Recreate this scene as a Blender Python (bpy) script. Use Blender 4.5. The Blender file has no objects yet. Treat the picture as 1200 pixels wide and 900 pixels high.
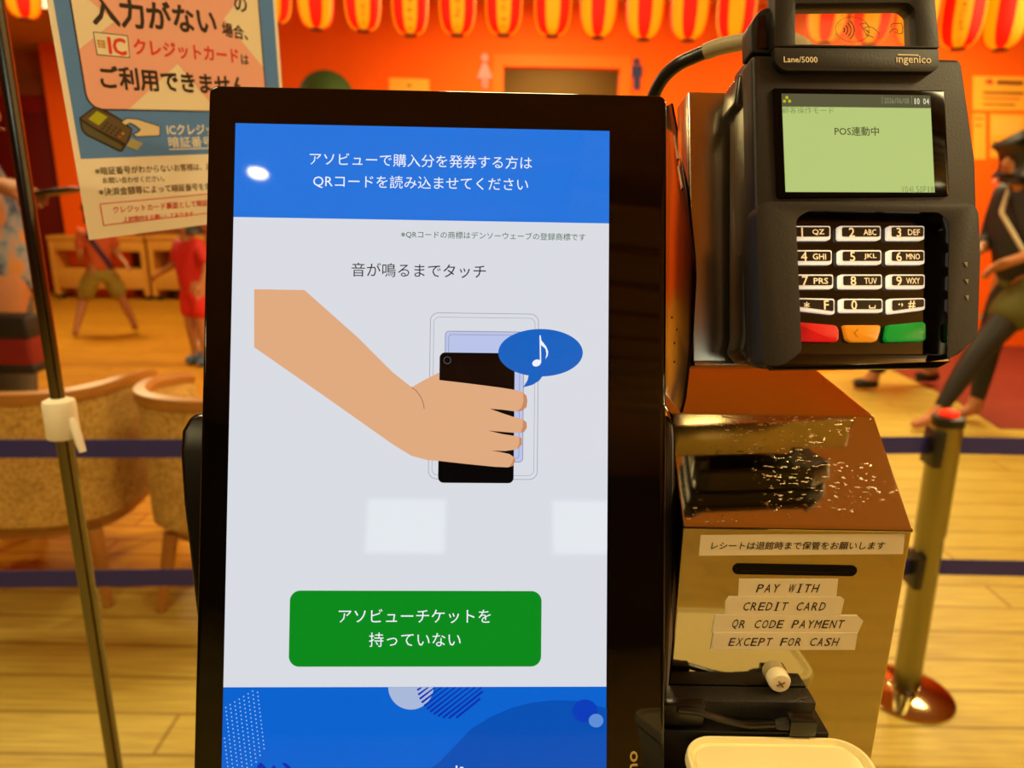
import bpy, bmesh, math, random
from mathutils import Vector, Matrix
random.seed(7)
S = bpy.context.scene
COL = S.collection

# ------------------------------------------------------------------ camera, world, lights, exposure
F = 832.0
CAM = Vector((0, 0, 1.4))
R = Matrix(((0.999848317556828, 0.017416712628409263, 0.0),
            (0.004514010493368071, -0.25913763943409296, 0.9658298543417426),
            (0.01682158102100851, -0.9656833549097477, -0.25917695202739033)))   # image (right, down, forward) -> world
cd = bpy.data.cameras.new('camera')
cd.sensor_width = 36.0
cd.lens = F / 1200 * 36.0
cd.clip_start = 0.01
cd.dof.use_dof = True
cd.dof.focus_distance = 0.37
cd.dof.aperture_fstop = 8.5
cam = bpy.data.objects.new('camera', cd)
COL.objects.link(cam)
rt, dn, fw = R.col[0], R.col[1], R.col[2]
m = Matrix((rt, -dn, -fw)).transposed().to_4x4()
m.translation = CAM
cam.matrix_world = m
S.camera = cam
S.view_settings.view_transform = 'Standard'
S.view_settings.look = 'None'
S.view_settings.gamma = 1.0
S.view_settings.use_curve_mapping = False
S.view_settings.exposure = 0.0
try:
    S.cycles.use_denoising = True
    S.cycles.max_bounces = 8
    S.cycles.sample_clamp_indirect = 4.0
except Exception:
    pass
W = bpy.data.worlds.new('world')
S.world = W
W.use_nodes = True
W.node_tree.nodes['Background'].inputs[0].default_value = (1.0, 0.72, 0.34, 1)
W.node_tree.nodes['Background'].inputs[1].default_value = 0.3

WARM = (1.0, 0.82, 0.40)
def area(name, loc, sx, sy, power, col=WARM, rot=(0, 0, 0)):
    l = bpy.data.lights.new(name, 'AREA')
    l.shape = 'RECTANGLE'; l.size = sx; l.size_y = sy
    l.energy = power; l.color = col
    o = bpy.data.objects.new(name, l)
    COL.objects.link(o); o.location = loc; o.rotation_euler = rot
    o.visible_glossy = True
    return o
CEIL = 3.05
# ceiling lamps of the room (fixtures are built further down, right above these lights)
LAMPS = [(-1.1, -0.3, 0.6, 0.6, 38), (2.2, 0.1, 0.6, 0.6, 60), (0.0, 3.0, 0.7, 0.7, 40), (-2.6, 3.4, 0.7, 0.7, 50),
         (3.0, 3.6, 0.7, 0.7, 45), (-4.2, 7.0, 0.8, 0.8, 80), (0.2, 5.6, 0.9, 0.4, 95), (3.4, 5.7, 0.9, 0.4, 95), (-3.6, -3.6, 0.6, 0.6, 40), (4.2, -4.4, 0.6, 0.6, 40)]
for i, (x, y, sx, sy, p) in enumerate(LAMPS):
    area('ceiling_lamp_light', (x, y, CEIL - 0.045), sx * 0.9, sy * 0.9, p)

# ------------------------------------------------------------------ pixel geometry
def ray(px, py):
    return R @ Vector(((px - 600) / F, (py - 450) / F, 1.0))
def at(px, py, d): return CAM + ray(px, py) * d
def aty(px, py, Y):
    r = ray(px, py); return CAM + r * (Y / r.y)
def atx(px, py, X):
    r = ray(px, py); return CAM + r * (X / r.x)
def atz(px, py, Z):
    r = ray(px, py); return CAM + r * ((Z - 1.4) / r.z)

class Fr:
    """local frame: x right, y away from the viewer, z up"""
    def __init__(s, o, ux, n):
        s.o = Vector(o)
        s.x = Vector(ux).normalized()
        n = Vector(n); n = (n - s.x * n.dot(s.x)).normalized()
        s.y = n; s.z = s.x.cross(s.y)
        s.M = Matrix((s.x, s.y, s.z)).transposed().to_4x4(); s.M.translation = s.o
        s.Mi = s.M.inverted()
    def L(s, px, py, y=0.0):
        r = ray(px, py)
        t = (s.o + s.y * y - CAM).dot(s.y) / r.dot(s.y)
        p = s.Mi @ (CAM + r * t)
        return (p.x, p.z)
    def P(s, pts, y=0.0): return [s.L(a, b, y) for a, b in pts]

# ------------------------------------------------------------------ materials
def lin(c):
    if isinstance(c, str):
        c = c.lstrip('#'); c = [int(c[i:i + 2], 16) / 255 for i in (0, 2, 4)]
    return tuple(((v + 0.055) / 1.055) ** 2.4 if v > 0.04045 else v / 12.92 for v in c) + (1.0,)
MC = {}
def mat(name, col, rough=0.5, metal=0.0, emit=0.0, ecol=None, noise=0.0, nscale=40.0, bump=0.0, spec=0.5, coat=0.0, stretch=None, clear=0.0):
    if name in MC: return MC[name]
    M = bpy.data.materials.new(name); M.use_nodes = True
    nt = M.node_tree; b = nt.nodes['Principled BSDF']
    c = lin(col)
    b.inputs['Base Color'].default_value = c
    b.inputs['Roughness'].default_value = rough
    b.inputs['Metallic'].default_value = metal
    b.inputs['Specular IOR Level'].default_value = spec
    if coat: b.inputs['Coat Weight'].default_value = coat; b.inputs['Coat Roughness'].default_value = 0.05
    if emit:
        b.inputs['Emission Color'].default_value = lin(ecol) if ecol else c
        b.inputs['Emission Strength'].default_value = emit
    if noise or bump:
        tc = nt.nodes.new('ShaderNodeTexCoord'); mp = nt.nodes.new('ShaderNodeMapping')
        if stretch: mp.inputs['Scale'].default_value = stretch
        nz = nt.nodes.new('ShaderNodeTexNoise'); nz.inputs['Scale'].default_value = nscale; nz.inputs['Detail'].default_value = 5
        nt.links.new(tc.outputs['Object'], mp.inputs[0]); nt.links.new(mp.outputs[0], nz.inputs['Vector'])
        if noise:
            mx = nt.nodes.new('ShaderNodeMix'); mx.data_type = 'RGBA'
            mx.inputs[6].default_value = tuple(v * (1 - noise) for v in c[:3]) + (1,)
            mx.inputs[7].default_value = tuple(min(1, v * (1 + noise)) for v in c[:3]) + (1,)
            nt.links.new(nz.outputs['Fac'], mx.inputs[0]); nt.links.new(mx.outputs[2], b.inputs['Base Color'])
        if bump:
            bp = nt.nodes.new('ShaderNodeBump'); bp.inputs['Strength'].default_value = bump; bp.inputs['Distance'].default_value = 0.001
            nt.links.new(nz.outputs['Fac'], bp.inputs['Height']); nt.links.new(bp.outputs[0], b.inputs['Normal'])
    if clear:
        tr = nt.nodes.new('ShaderNodeBsdfTransparent'); mxs = nt.nodes.new('ShaderNodeMixShader')
        mxs.inputs[0].default_value = clear
        nt.links.new(b.outputs[0], mxs.inputs[1]); nt.links.new(tr.outputs[0], mxs.inputs[2])
        nt.links.new(mxs.outputs[0], nt.nodes['Material Output'].inputs[0])
    MC[name] = M
    return M
def glow(name, col, e=1.0, rough=0.03):          # a pixel of a lit display under glossy cover glass
    if name in MC: return MC[name]
    M = mat(name, '#000000', rough, emit=e, ecol=col, spec=0.5)
    return M

# ------------------------------------------------------------------ mesh helpers
def finish(name, bm, mt, parent=None, smooth=True, angle=0.6, mats=None):
    bmesh.ops.recalc_face_normals(bm, faces=bm.faces[:])
    me = bpy.data.meshes.new(name); bm.to_mesh(me); bm.free()
    for q in (mats or [mt]): me.materials.append(q)
    if smooth:
        me.shade_smooth(); me.set_sharp_from_angle(angle=angle)
    o = bpy.data.objects.new(name, me); COL.objects.link(o)
    if parent is not None: o.parent = parent
    return o
def bev(bm, w, seg=2, ang=0.5):
    if w <= 0: return
    es = [e for e in bm.edges if len(e.link_faces) == 2 and e.calc_face_angle(0) > ang]
    if es: bmesh.ops.bevel(bm, geom=es, offset=w, segments=seg, profile=0.5, affect='EDGES', clamp_overlap=True)
def add_prism(bm, poly, y0, y1, holes=()):
    """outline in (x, z), extruded along y"""
    loops = [poly] + list(holes)
    edges = []
    for lp in loops:
        vs = [bm.verts.new((x, y0, z)) for x, z in lp]
        edges += [bm.edges.new((vs[i], vs[(i + 1) % len(vs)])) for i in range(len(vs))]
    if holes:
        r = bmesh.ops.triangle_fill(bm, edges=edges, use_beauty=True)
        fs = [g for g in r['geom'] if isinstance(g, bmesh.types.BMFace)]
        bmesh.ops.dissolve_limit(bm, angle_limit=0.01, verts=list({v for f in fs for v in f.verts}), edges=list({e for f in fs for e in f.edges if len(e.link_faces) == 2}))
        fs = [f for f in bm.faces if all(abs(v.co.y - y0) < 1e-7 for v in f.verts)]
    else:
        fs = [bm.faces.new([e.verts[0] for e in edges])]
    if abs(y1 - y0) > 1e-9:
        r = bmesh.ops.extrude_face_region(bm, geom=fs, use_keep_orig=True)
        for g in r['geom']:
            if isinstance(g, bmesh.types.BMVert): g.co.y += y1 - y0
def prism(name, poly, y0, y1, mt, parent=None, bevel=0.0, seg=2, holes=(), smooth=True):
    bm = bmesh.new(); add_prism(bm, poly, y0, y1, holes)
    bmesh.ops.recalc_face_normals(bm, faces=bm.faces[:])
    bev(bm, bevel, seg)
    return finish(name, bm, mt, parent, smooth)
def flat(name, polys, y, mt, parent=None):
    """flat printed or displayed shapes in one sheet, facing -y"""
    bm = bmesh.new()
    for p in polys:
        vs = [bm.verts.new((x, y, z)) for x, z in p]
        f = bm.faces.new(vs); f.normal_update()
        if f.normal.y > 0: f.normal_flip()
    me = bpy.data.meshes.new(name); bm.to_mesh(me); bm.free(); me.materials.append(mt)
    o = bpy.data.objects.new(name, me); COL.objects.link(o)
    if parent is not None: o.parent = parent
    return o
def add_box(bm, x0, x1, y0, y1, z0, z1):
    v = [bm.verts.new((x, y, z)) for z in (z0, z1) for y in (y0, y1) for x in (x0, x1)]
    for q in ((0, 1, 3, 2), (4, 5, 7, 6), (0, 1, 5, 4), (2, 3, 7, 6), (0, 2, 6, 4), (1, 3, 7, 5)):
        bm.faces.new([v[i] for i in q])
def box(name, x0, x1, y0, y1, z0, z1, mt, parent=None, bevel=0.0, seg=2):
    bm = bmesh.new(); add_box(bm, x0, x1, y0, y1, z0, z1)
    bmesh.ops.recalc_face_normals(bm, faces=bm.faces[:]); bev(bm, bevel, seg)
    return finish(name, bm, mt, parent)
def rrect(x0, z0, x1, z1, r, n=6):
    if x1 < x0: x0, x1 = x1, x0
    if z1 < z0: z0, z1 = z1, z0
    out = []
    for cx, cz, a in ((x1 - r, z1 - r, 0), (x0 + r, z1 - r, 90), (x0 + r, z0 + r, 180), (x1 - r, z0 + r, 270)):
        for i in range(n + 1):
            t = math.radians(a + 90 * i / n); out.append((cx + r * math.cos(t), cz + r * math.sin(t)))
    return out
def rpoly(pts, r, n=5):
    """round the corners of a polygon"""
    out = []; N = len(pts)
    rs = r if isinstance(r, (list, tuple)) else [r] * N
    for i in range(N):
        p = Vector(pts[i]); a = Vector(pts[i - 1]) - p; b = Vector(pts[(i + 1) % N]) - p
        q = min(rs[i], a.length * 0.45, b.length * 0.45)
        if q <= 1e-9: out.append(tuple(p)); continue
        s = p + a.normalized() * q; e = p + b.normalized() * q
        for k in range(n + 1):
            t = k / n
            v = s * (1 - t) ** 2 + p * 2 * t * (1 - t) + e * t * t; out.append((v.x, v.y))
    return out
def ell(cx, cz, rx, rz, n=40, a0=0, a1=360, rot=0):
    c, s = math.cos(rot), math.sin(rot); out = []
    full = abs(a1 - a0) >= 360
    for i in range(n if full else n + 1):
        t = math.radians(a0 + (a1 - a0) * i / n); x, z = rx * math.cos(t), rz * math.sin(t)
        out.append((cx + c * x - s * z, cz + s * x + c * z))
    return out
def strokes(pts, w, closed=False):
    """a line drawn with a pen of width w, as quads"""
    out = []; P = [Vector(p) for p in pts]
    n = len(P)
    for i in range(n if closed else n - 1):
        a, b = P[i], P[(i + 1) % n]; d = b - a
        if d.length < 1e-9: continue
        d.normalize(); k = Vector((-d.y, d.x)) * w / 2; e = d * w * 0.25
        out.append([tuple(a - e + k), tuple(a - e - k), tuple(b + e - k), tuple(b + e + k)])
    return out
def smooth_pts(pts, n=6):
    P = [Vector(p) for p in pts]; out = []
    for i in range(len(P) - 1):
        p0 = P[max(i - 1, 0)]; p1 = P[i]; p2 = P[i + 1]; p3 = P[min(i + 2, len(P) - 1)]
        for k in range(n):
            t = k / n
            out.append(0.5 * ((2 * p1) + (p2 - p0) * t + (2 * p0 - 5 * p1 + 4 * p2 - p3) * t * t + (3 * p1 - p0 - 3 * p2 + p3) * t ** 3))
    out.append(P[-1]); return out
def add_tube(bm, pts, rad, n=12, caps=True):
    P = [Vector(p) for p in pts]; rings = []
    rr = rad if isinstance(rad, (list, tuple)) else [rad] * len(P)
    up = None
    for i, p in enumerate(P):
        d = (P[min(i + 1, len(P) - 1)] - P[max(i - 1, 0)]).normalized()
        if up is None: up = d.orthogonal().normalized()
        up = (up - d * up.dot(d)).normalized(); sd = d.cross(up)
        rings.append([bm.verts.new(p + (up * math.cos(2 * math.pi * k / n) + sd * math.sin(2 * math.pi * k / n)) * rr[i]) for k in range(n)])
    for a, b in zip(rings, rings[1:]):
        for k in range(n): bm.faces.new((a[k], a[(k + 1) % n], b[(k + 1) % n], b[k]))
    if caps: bm.faces.new(rings[0]); bm.faces.new(rings[-1])
def tube(name, pts, rad, mt, parent=None, n=12, sm=0):
    bm = bmesh.new(); add_tube(bm, smooth_pts(pts, sm) if sm else pts, rad, n)
    return finish(name, bm, mt, parent)
def add_lathe(bm, prof, n=32, c=(0, 0, 0), M=None):
    rings = []
    for r, z in prof:
        if r < 1e-6: rings.append([bm.verts.new((c[0], c[1], c[2] + z))])
        else: rings.append([bm.verts.new((c[0] + r * math.cos(2 * math.pi * k / n), c[1] + r * math.sin(2 * math.pi * k / n), c[2] + z)) for k in range(n)])
    fs = []
    for a, b in zip(rings, rings[1:]):
        for k in range(n):
            q = [a[k % len(a)], a[(k + 1) % len(a)], b[(k + 1) % len(b)], b[k % len(b)]]
            u = []
            for v in q:
                if v not in u: u.append(v)
            if len(u) > 2: fs.append((bm.faces.new(u), k))
    return fs
def lathe(name, prof, mt, parent=None, n=32, c=(0, 0, 0), M=None, angle=0.6):
    bm = bmesh.new(); add_lathe(bm, prof, n, c)
    if M is not None: bmesh.ops.transform(bm, matrix=M, verts=bm.verts[:])
    return finish(name, bm, mt, parent, angle=angle)
TC = {}
def text_geo(s, bold=0.0, shear=0.0, res=2):
    key = (s, bold, shear)
    if key not in TC:
        c = bpy.data.curves.new('t', 'FONT'); c.body = s; c.size = 1.0; c.resolution_u = res; c.shear = shear
        o = bpy.data.objects.new('t', c); COL.objects.link(o)
        dg = bpy.context.evaluated_depsgraph_get(); dg.update()
        me = bpy.data.meshes.new_from_object(o.evaluated_get(dg))
        V = [(v.co.x, v.co.y, 0.0) for v in me.vertices]; Fc = [tuple(p.vertices) for p in me.polygons]
        bpy.data.objects.remove(o); bpy.data.curves.remove(c); bpy.data.meshes.remove(me)
        if bold:                                   # heavier weight: the same letters printed again a hair apart
            n0 = len(V); V0, F0 = V, Fc; V, Fc = [], []
            for i in range(8):
                dx, dz = bold * math.cos(i * math.pi / 4), bold * math.sin(i * math.pi / 4)
                Fc += [tuple(j + len(V) for j in f) for f in F0]; V += [(a + dx, b + dz, -i * 5e-6) for a, b, _ in V0]
        x0 = min(v[0] for v in V); x1 = max(v[0] for v in V); z0 = min(v[1] for v in V); z1 = max(v[1] for v in V)
        TC[key] = ([(a - x0, b - (z0 + z1) / 2, c) for a, b, c in V], Fc, x1 - x0, z1 - z0)
    return TC[key]
def text(name, s, a, b, y, mt, parent, bold=0.0, shear=0.0, hscale=1.0, height=None, natural=False):
    """lettering running from local point a to local point b (middle of the line), width fitted; in the x-z plane facing -y"""
    V, Fc, w, h = text_geo(s, bold, shear)
    a, b = Vector(a), Vector(b); d = b - a; L = d.length; d.normalize(); nrm = Vector((-d.y, d.x)); k = L / w
    kz = height / h if height else k * hscale
    if natural: k = kz; a = a + d * (L - w * k) / 2
    me = bpy.data.meshes.new(name)
    me.from_pydata([(a.x + d.x * vx * k + nrm.x * vz * kz, y + vy, a.y + d.y * vx * k + nrm.y * vz * kz) for vx, vz, vy in V], [], Fc)
    me.materials.append(mt); me.update()
    o = bpy.data.objects.new(name, me); COL.objects.link(o); o.parent = parent
    return o
def mono(name, s, a, b, y, mt, parent, bold=0.0, shear=0.0, h=0.003, fill=0.8):
    """typewriter lettering: every character in a cell of the same width; capital I with serifs"""
    a, b = Vector(a), Vector(b); d = (b - a) / len(s); pitch = d.length; u = d.normalized(); n = Vector((-u.y, u.x)); VV, FF = [], []
    for i, ch in enumerate(s):
        if ch == ' ': continue
        V, Fc, w, hh = text_geo(ch, bold, 0)
        V0, _f, _w, cap = text_geo('H' if ch.isupper() else '0', bold, 0)
        kz = h / cap; kx = min(pitch * fill / w, kz * 1.15); c = a + d * (i + 0.5)
        q = [((x - w / 2) * kx, z * kz, v) for x, z, v in V]; f2 = list(Fc)
        if ch == 'I':
            for zz in (-h / 2, h / 2):
                o = len(q); t = h * 0.04
                q += [(-pitch * .26, zz - t, 0), (pitch * .26, zz - t, 0), (pitch * .26, zz + t, 0), (-pitch * .26, zz + t, 0)]; f2.append((o, o + 1, o + 2, o + 3))
        o = len(VV)
        VV += [(c.x + u.x * (x + shear * z) + n.x * z, y + v, c.y + u.y * (x + shear * z) + n.y * z) for x, z, v in q]; FF += [tuple(j + o for j in f) for f in f2]
    me = bpy.data.meshes.new(name); me.from_pydata(VV, [], FF); me.materials.append(mt); me.update()
    o = bpy.data.objects.new(name, me); COL.objects.link(o); o.parent = parent
    return o
def tag(o, label=None, cat=None, group=None, kind=None):
    if label: o['label'] = label
    if cat: o['category'] = cat
    if group: o['group'] = group
    if kind: o['kind'] = kind
    return o
def empty(name, M, label=None, cat=None, group=None):
    o = bpy.data.objects.new(name, None); COL.objects.link(o)
    if not isinstance(M, Matrix): M = Matrix.Translation(M)
    o.matrix_world = M; o.empty_display_size = 0.05
    return tag(o, label, cat, group)
def rebase(root, off):
    """move the Empty to the thing's base; parts stay where they are"""
    off = Vector(off); root.matrix_world = root.matrix_world @ Matrix.Translation(off)
    T = Matrix.Translation(-off); seen = set()
    for c in root.children_recursive:
        if c.type == 'MESH' and c.data.name not in seen: seen.add(c.data.name); c.data.transform(T)

# ------------------------------------------------------------------ common materials
BLK = mat('black_plastic', '#17140f', 0.42, noise=0.1, nscale=300)
GLOSSBLK = mat('gloss_black', '#060504', 0.04)
STEEL = mat('polished_steel', '#b4ae96', 0.06, 1.0)
BRUSH = mat('brushed_steel', '#c2b8a0', 0.2, 1.0, noise=0.08, nscale=60, bump=0.02, stretch=(30, 30, 1))
WHITEPL = mat('white_plastic', '#efe9d4', 0.35)

# ================================================================== SETTING
def planks(name, c1, c2, line, sx, sy, rough, spec=0.3):
    M = bpy.data.materials.new(name); M.use_nodes = True; nt = M.node_tree; b = nt.nodes['Principled BSDF']
    tc = nt.nodes.new('ShaderNodeTexCoord'); mp = nt.nodes.new('ShaderNodeMapping')
    br = nt.nodes.new('ShaderNodeTexBrick'); br.inputs['Scale'].default_value = 1.0
    br.inputs['Brick Width'].default_value = sx; br.inputs['Row Height'].default_value = sy
    br.inputs['Mortar Size'].default_value = 0.006; br.inputs['Color1'].default_value = lin(c1); br.inputs['Color2'].default_value = lin(c2); br.inputs['Mortar'].default_value = lin(line)
    nz = nt.nodes.new('ShaderNodeTexNoise'); nz.inputs['Scale'].default_value = 4.0; nz.inputs['Detail'].default_value = 8
    mp2 = nt.nodes.new('ShaderNodeMapping'); mp2.inputs['Scale'].default_value = (1.2, 22, 1)
    mx = nt.nodes.new('ShaderNodeMix'); mx.data_type = 'RGBA'; mx.blend_type = 'MULTIPLY'
    cr = nt.nodes.new('ShaderNodeValToRGB'); cr.color_ramp.elements[0].position = 0.3; cr.color_ramp.elements[0].color = (0.62, 0.56, 0.45, 1); cr.color_ramp.elements[1].position = 0.65; cr.color_ramp.elements[1].color = (1, 1, 1, 1)
    nt.links.new(tc.outputs['Object'], mp.inputs[0]); nt.links.new(mp.outputs[0], br.inputs['Vector'])
    nt.links.new(tc.outputs['Object'], mp2.inputs[0]); nt.links.new(mp2.outputs[0], nz.inputs['Vector']); nt.links.new(nz.outputs['Fac'], cr.inputs[0])
    mx.inputs[0].default_value = 0.8
    nt.links.new(br.outputs['Color'], mx.inputs[6]); nt.links.new(cr.outputs[0], mx.inputs[7]); nt.links.new(mx.outputs[2], b.inputs['Base Color'])
    b.inputs['Roughness'].default_value = rough; b.inputs['Specular IOR Level'].default_value = spec
    return M
FLOOR = planks('pale_wood_floor', '#c6b457', '#bfab4e', '#9c8436', 1.8, 0.15, 0.45)
HALL = planks('amber_wood_floor', '#cf9326', '#c48820', '#a85e10', 1.6, 0.12, 0.6, 0.12)
def slab(name, pts, z, mt, th=0.02):
    bm = bmesh.new(); a = [bm.verts.new((p[0], p[1], z)) for p in pts]; b_ = [bm.verts.new((p[0], p[1], z - th)) for p in pts]
    bm.faces.new(a); bm.faces.new(b_)
    for i in range(len(a)): bm.faces.new((a[i], a[(i + 1) % len(a)], b_[(i + 1) % len(a)], b_[i]))
    return finish(name, bm, mt, smooth=False)
tag(slab('floor', [(-9, -8.2), (9, -8.2), (9, 10.2), (-9, 10.2)], 0.0, FLOOR, 0.1), kind='structure')
hall = [atz(a, b, 0) for a, b in ((-330, 700), (0, 690), (225, 688), (560, 540), (820, 452), (1000, 433), (1010, 420))]
hall = [(p.x, p.y) for p in hall] + [(2.3, 7.0), (-2.9, 7.0), (-2.9, 9.8), (-9, 9.8), (-9, 2.2)]
tag(slab('floor_hall', hall, 0.003, HALL, 0.003), kind='structure')
CARPET = mat('red_carpet', '#7e2408', 0.85, noise=0.25, nscale=60)
cp = [atz(a, b, 0) for a, b in ((1014, 420), (1052, 437), (1120, 470), (1172, 503), (1400, 508))]
tag(slab('floor_carpet', [(p.x, p.y) for p in cp] + [(8, 7.0), (2.6, 7.0)], 0.006, CARPET, 0.006), kind='structure')

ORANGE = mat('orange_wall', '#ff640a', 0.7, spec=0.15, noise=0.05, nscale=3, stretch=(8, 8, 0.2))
DARKWOOD = mat('dark_brown_wood', '#5a3413', 0.4, noise=0.2, nscale=8, stretch=(1, 12, 12))
YW = 7.0
dL, dR = aty(590, 78, YW), aty(727, 80, YW)
dz = dL.z
bm = bmesh.new()
add_box(bm, -2.9, dL.x, YW, YW + 0.12, 0, CEIL); add_box(bm, dR.x, 9, YW, YW + 0.12, 0, CEIL); add_box(bm, dL.x, dR.x, YW, YW + 0.12, dz, CEIL)
tag(finish('wall_back', bm, ORANGE, smooth=False), kind='structure')
bm = bmesh.new()
for x in (dL.x - 0.1, dR.x): add_box(bm, x, x + 0.1, YW - 0.02, YW, 0, dz + 0.1)
add_box(bm, dL.x, dR.x, YW - 0.02, YW, dz, dz + 0.1)
tag(finish('trim_1', bm, mat('orange_trim', '#ff6e0c', 0.6, spec=0.2), smooth=False), kind='structure')
bm = bmesh.new()
add_box(bm, dL.x - 0.3, dR.x + 0.3, YW + 1.6, YW + 1.7, 0, CEIL); add_box(bm, dL.x - 0.4, dL.x - 0.3, YW + 0.12, YW + 1.7, 0, CEIL); add_box(bm, dR.x + 0.3, dR.x + 0.4, YW + 0.12, YW + 1.7, 0, CEIL)
tag(finish('wall_corridor', bm, mat('corridor_wall', '#8a6420', 0.7), smooth=False), kind='structure')
area('corridor_fill_light', (0.4, 7.9, 2.9), 0.8, 0.5, 18)  # fill light without a fixture, added to brighten the corridor behind the doorway
bm = bmesh.new(); add_box(bm, -9, -2.9, 9.8, 9.9, 0, CEIL); add_box(bm, -3.0, -2.9, YW, 9.8, 0, CEIL)
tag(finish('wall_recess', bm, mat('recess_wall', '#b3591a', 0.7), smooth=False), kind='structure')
tag(box('wall_left', -9.1, -9, -8.2, 9.9, 0, CEIL, mat('side_wall', '#a8581c', 0.7)), kind='structure')
tag(box('wall_right', 9, 9.1, -8.2, 9.9, 0, CEIL, mat('side_wall', '#a8581c')), kind='structure')
WB = -8.0
bm = bmesh.new()
wins = [(-1.25, -0.3, 1.95, 2.6), (1.0, 2.2, 1.95, 2.6)]
xs = [-9] + [v for w in wins for v in w[:2]] + [9]
for i in range(0, len(xs), 2): add_box(bm, xs[i], xs[i + 1], WB - 0.1, WB, 0, CEIL)
for w in wins: add_box(bm, w[0], w[1], WB - 0.1, WB, 0, w[2]); add_box(bm, w[0], w[1], WB - 0.1, WB, w[3], CEIL)
tag(finish('wall_front', bm, mat('front_wall', '#4a2c12', 0.7), smooth=False), kind='structure')
for i, w in enumerate(wins):
    o = tag(box('window_%d' % (i + 1), w[0], w[1], WB - 0.09, WB - 0.05, w[2], w[3], mat('bright_window', '#dff6f4', 0.3, emit=2.6)), kind='structure')
tag(box('ceiling', -9, 9, -8.2, 9.9, CEIL, CEIL + 0.1, mat('ceiling_paint', '#c98a3c', 0.8)), kind='structure')
# dropped field of wooden ceiling slats over the till, a thing one can count: each slat of its own
for i in range(9):
    y = -1.62 - 0.31 * (i - 1)
    tag(box('ceiling_slat', 0.36, 3.6, y, y + 0.24, CEIL - 0.26, CEIL - 0.22, mat('slat_wood', '#d09a4c', 0.5, noise=0.15, nscale=6, stretch=(1, 12, 12)), bevel=0.004),
        'brown wooden ceiling slat behind the camera, mirrored in the black bezel', 'ceiling slat', 'ceiling slats behind the camera')
for i, (x, y, sx, sy, p) in enumerate(LAMPS):
    where = ['above the payment kiosk, left', 'above the card terminal', 'over the middle of the hall', 'over the round-backed chairs', 'over the woman in olive shorts',
             'over the children by the cabinets', 'before the dark doorway', 'before the paper notices on the orange wall', 'behind the camera, left', 'behind the camera, right'][i]
    t = empty('ceiling_light', (x, y, CEIL - 0.04), 'square warm ceiling light ' + where, 'ceiling light', 'square ceiling lights')
    bm = bmesh.new(); add_box(bm, -sx / 2, sx / 2, -sy / 2, sy / 2, 0.012, 0.04); finish('frame', bm, mat('light_frame', '#d8cdb0', 0.5), t)
    bm = bmesh.new(); add_box(bm, -sx / 2 + 0.03, sx / 2 - 0.03, -sy / 2 + 0.03, sy / 2 - 0.03, 0.004, 0.012); finish('diffuser', bm, mat('light_diffuser', '#ffe2a0', 0.5, emit=2.0), t)
# small bright spot lamp whose mirror image is the white dot on the display
SPX = Vector((-0.9625, -1.9927, CEIL - 0.02))
t = empty('downlight', SPX, 'small round bright downlight in the ceiling behind the camera', 'downlight')
lathe('bezel_ring', [(0.055, 0.02), (0.062, 0.0), (0.044, -0.004), (0.036, 0.01)], mat('light_frame', '#d8cdb0'), t)
lathe('lamp', [(0.0, -0.003), (0.034, -0.002), (0.036, 0.012), (0, 0.014)], mat('spot_glow', '#fff4d0', emit=60.0), t)
l = bpy.data.lights.new('downlight_light', 'SPOT'); l.energy = 60; l.color = (1, 0.82, 0.5); l.spot_size = 1.6; l.shadow_soft_size = 0.06
o = bpy.data.objects.new('downlight_light', l); COL.objects.link(o); o.location = SPX + Vector((0, 0, -0.03))

# unseen uplighter added behind the camera to brighten the slats
t = empty('added_uplighter', (4.6, -2.3, 0), 'added unseen bowl uplighter behind the camera to brighten the slats', 'added fill lamp')
lathe('base', [(0, 0), (0.16, 0), (0.16, 0.02), (0.02, 0.04), (0, 0.04)], BLK, t, 32)
lathe('pole', [(0, 0.03), (0.015, 0.03), (0.015, 1.95), (0, 1.95)], BLK, t, 16)
lathe('bowl', [(0, 1.94), (0.05, 1.95), (0.2, 2.05), (0.22, 2.08), (0.19, 2.06), (0.04, 1.97), (0, 1.97)], BLK, t, 32)
area('slat_fill_light', (4.6, -2.3, 2.09), 0.25, 0.25, 340, WARM, (math.radians(180), math.radians(-32), 0))

# ================================================================== KIOSK DISPLAY
KF = Fr((-0.1448, 0.3876, 1.4326), (0.99956, 0.0296, -0.0009), (-0.0287, 0.9572, -0.288))
kiosk = empty('kiosk_monitor', KF.M, 'tall black touch-screen ticket monitor showing a hand tapping a phone', 'touch screen')
def KP(pts): return KF.P(pts)
bx0, bz0 = KF.L(245, 100); bx1 = KF.L(781, 112)[0]; bxl = KF.L(226, 900)[0]; bxr = KF.L(779.5, 880)[0]
bx0 = (bx0 + bxl) / 2; bx1 = (bx1 + bxr) / 2
SW = 0.1936; SH = 0.1936 * 16 / 9
bz0 = KF.L(500, 105)[1]
prism('bezel', rrect(bx0, -SH - 0.012, bx1, bz0, 0.0045, 8), 0.0006, 0.011, GLOSSBLK, kiosk, 0.0011, 3)
prism('bezel_rim', rrect(bx0 - 0.0006, -SH - 0.0126, bx1 + 0.0006, bz0 + 0.0006, 0.005, 8), 0.0025, 0.013, mat('rim_black', '#0c0a07', 0.4, spec=0.3), kiosk, 0.0008, 2)
prism('rear_housing', rrect(bx0 + 0.008, -SH - 0.004, bx1 - 0.008, bz0 - 0.012, 0.01), 0.013, 0.034, BLK, kiosk, 0.004)
ear = [(232, 483), (221, 489), (212, 505), (210, 530), (214, 590), (220, 640), (229, 720)]
er = [(783, 486), (792, 497), (797, 512), (797, 580), (801, 614), (795, 660), (786, 740), (781, 840)]
Y_E = 0.016
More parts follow.
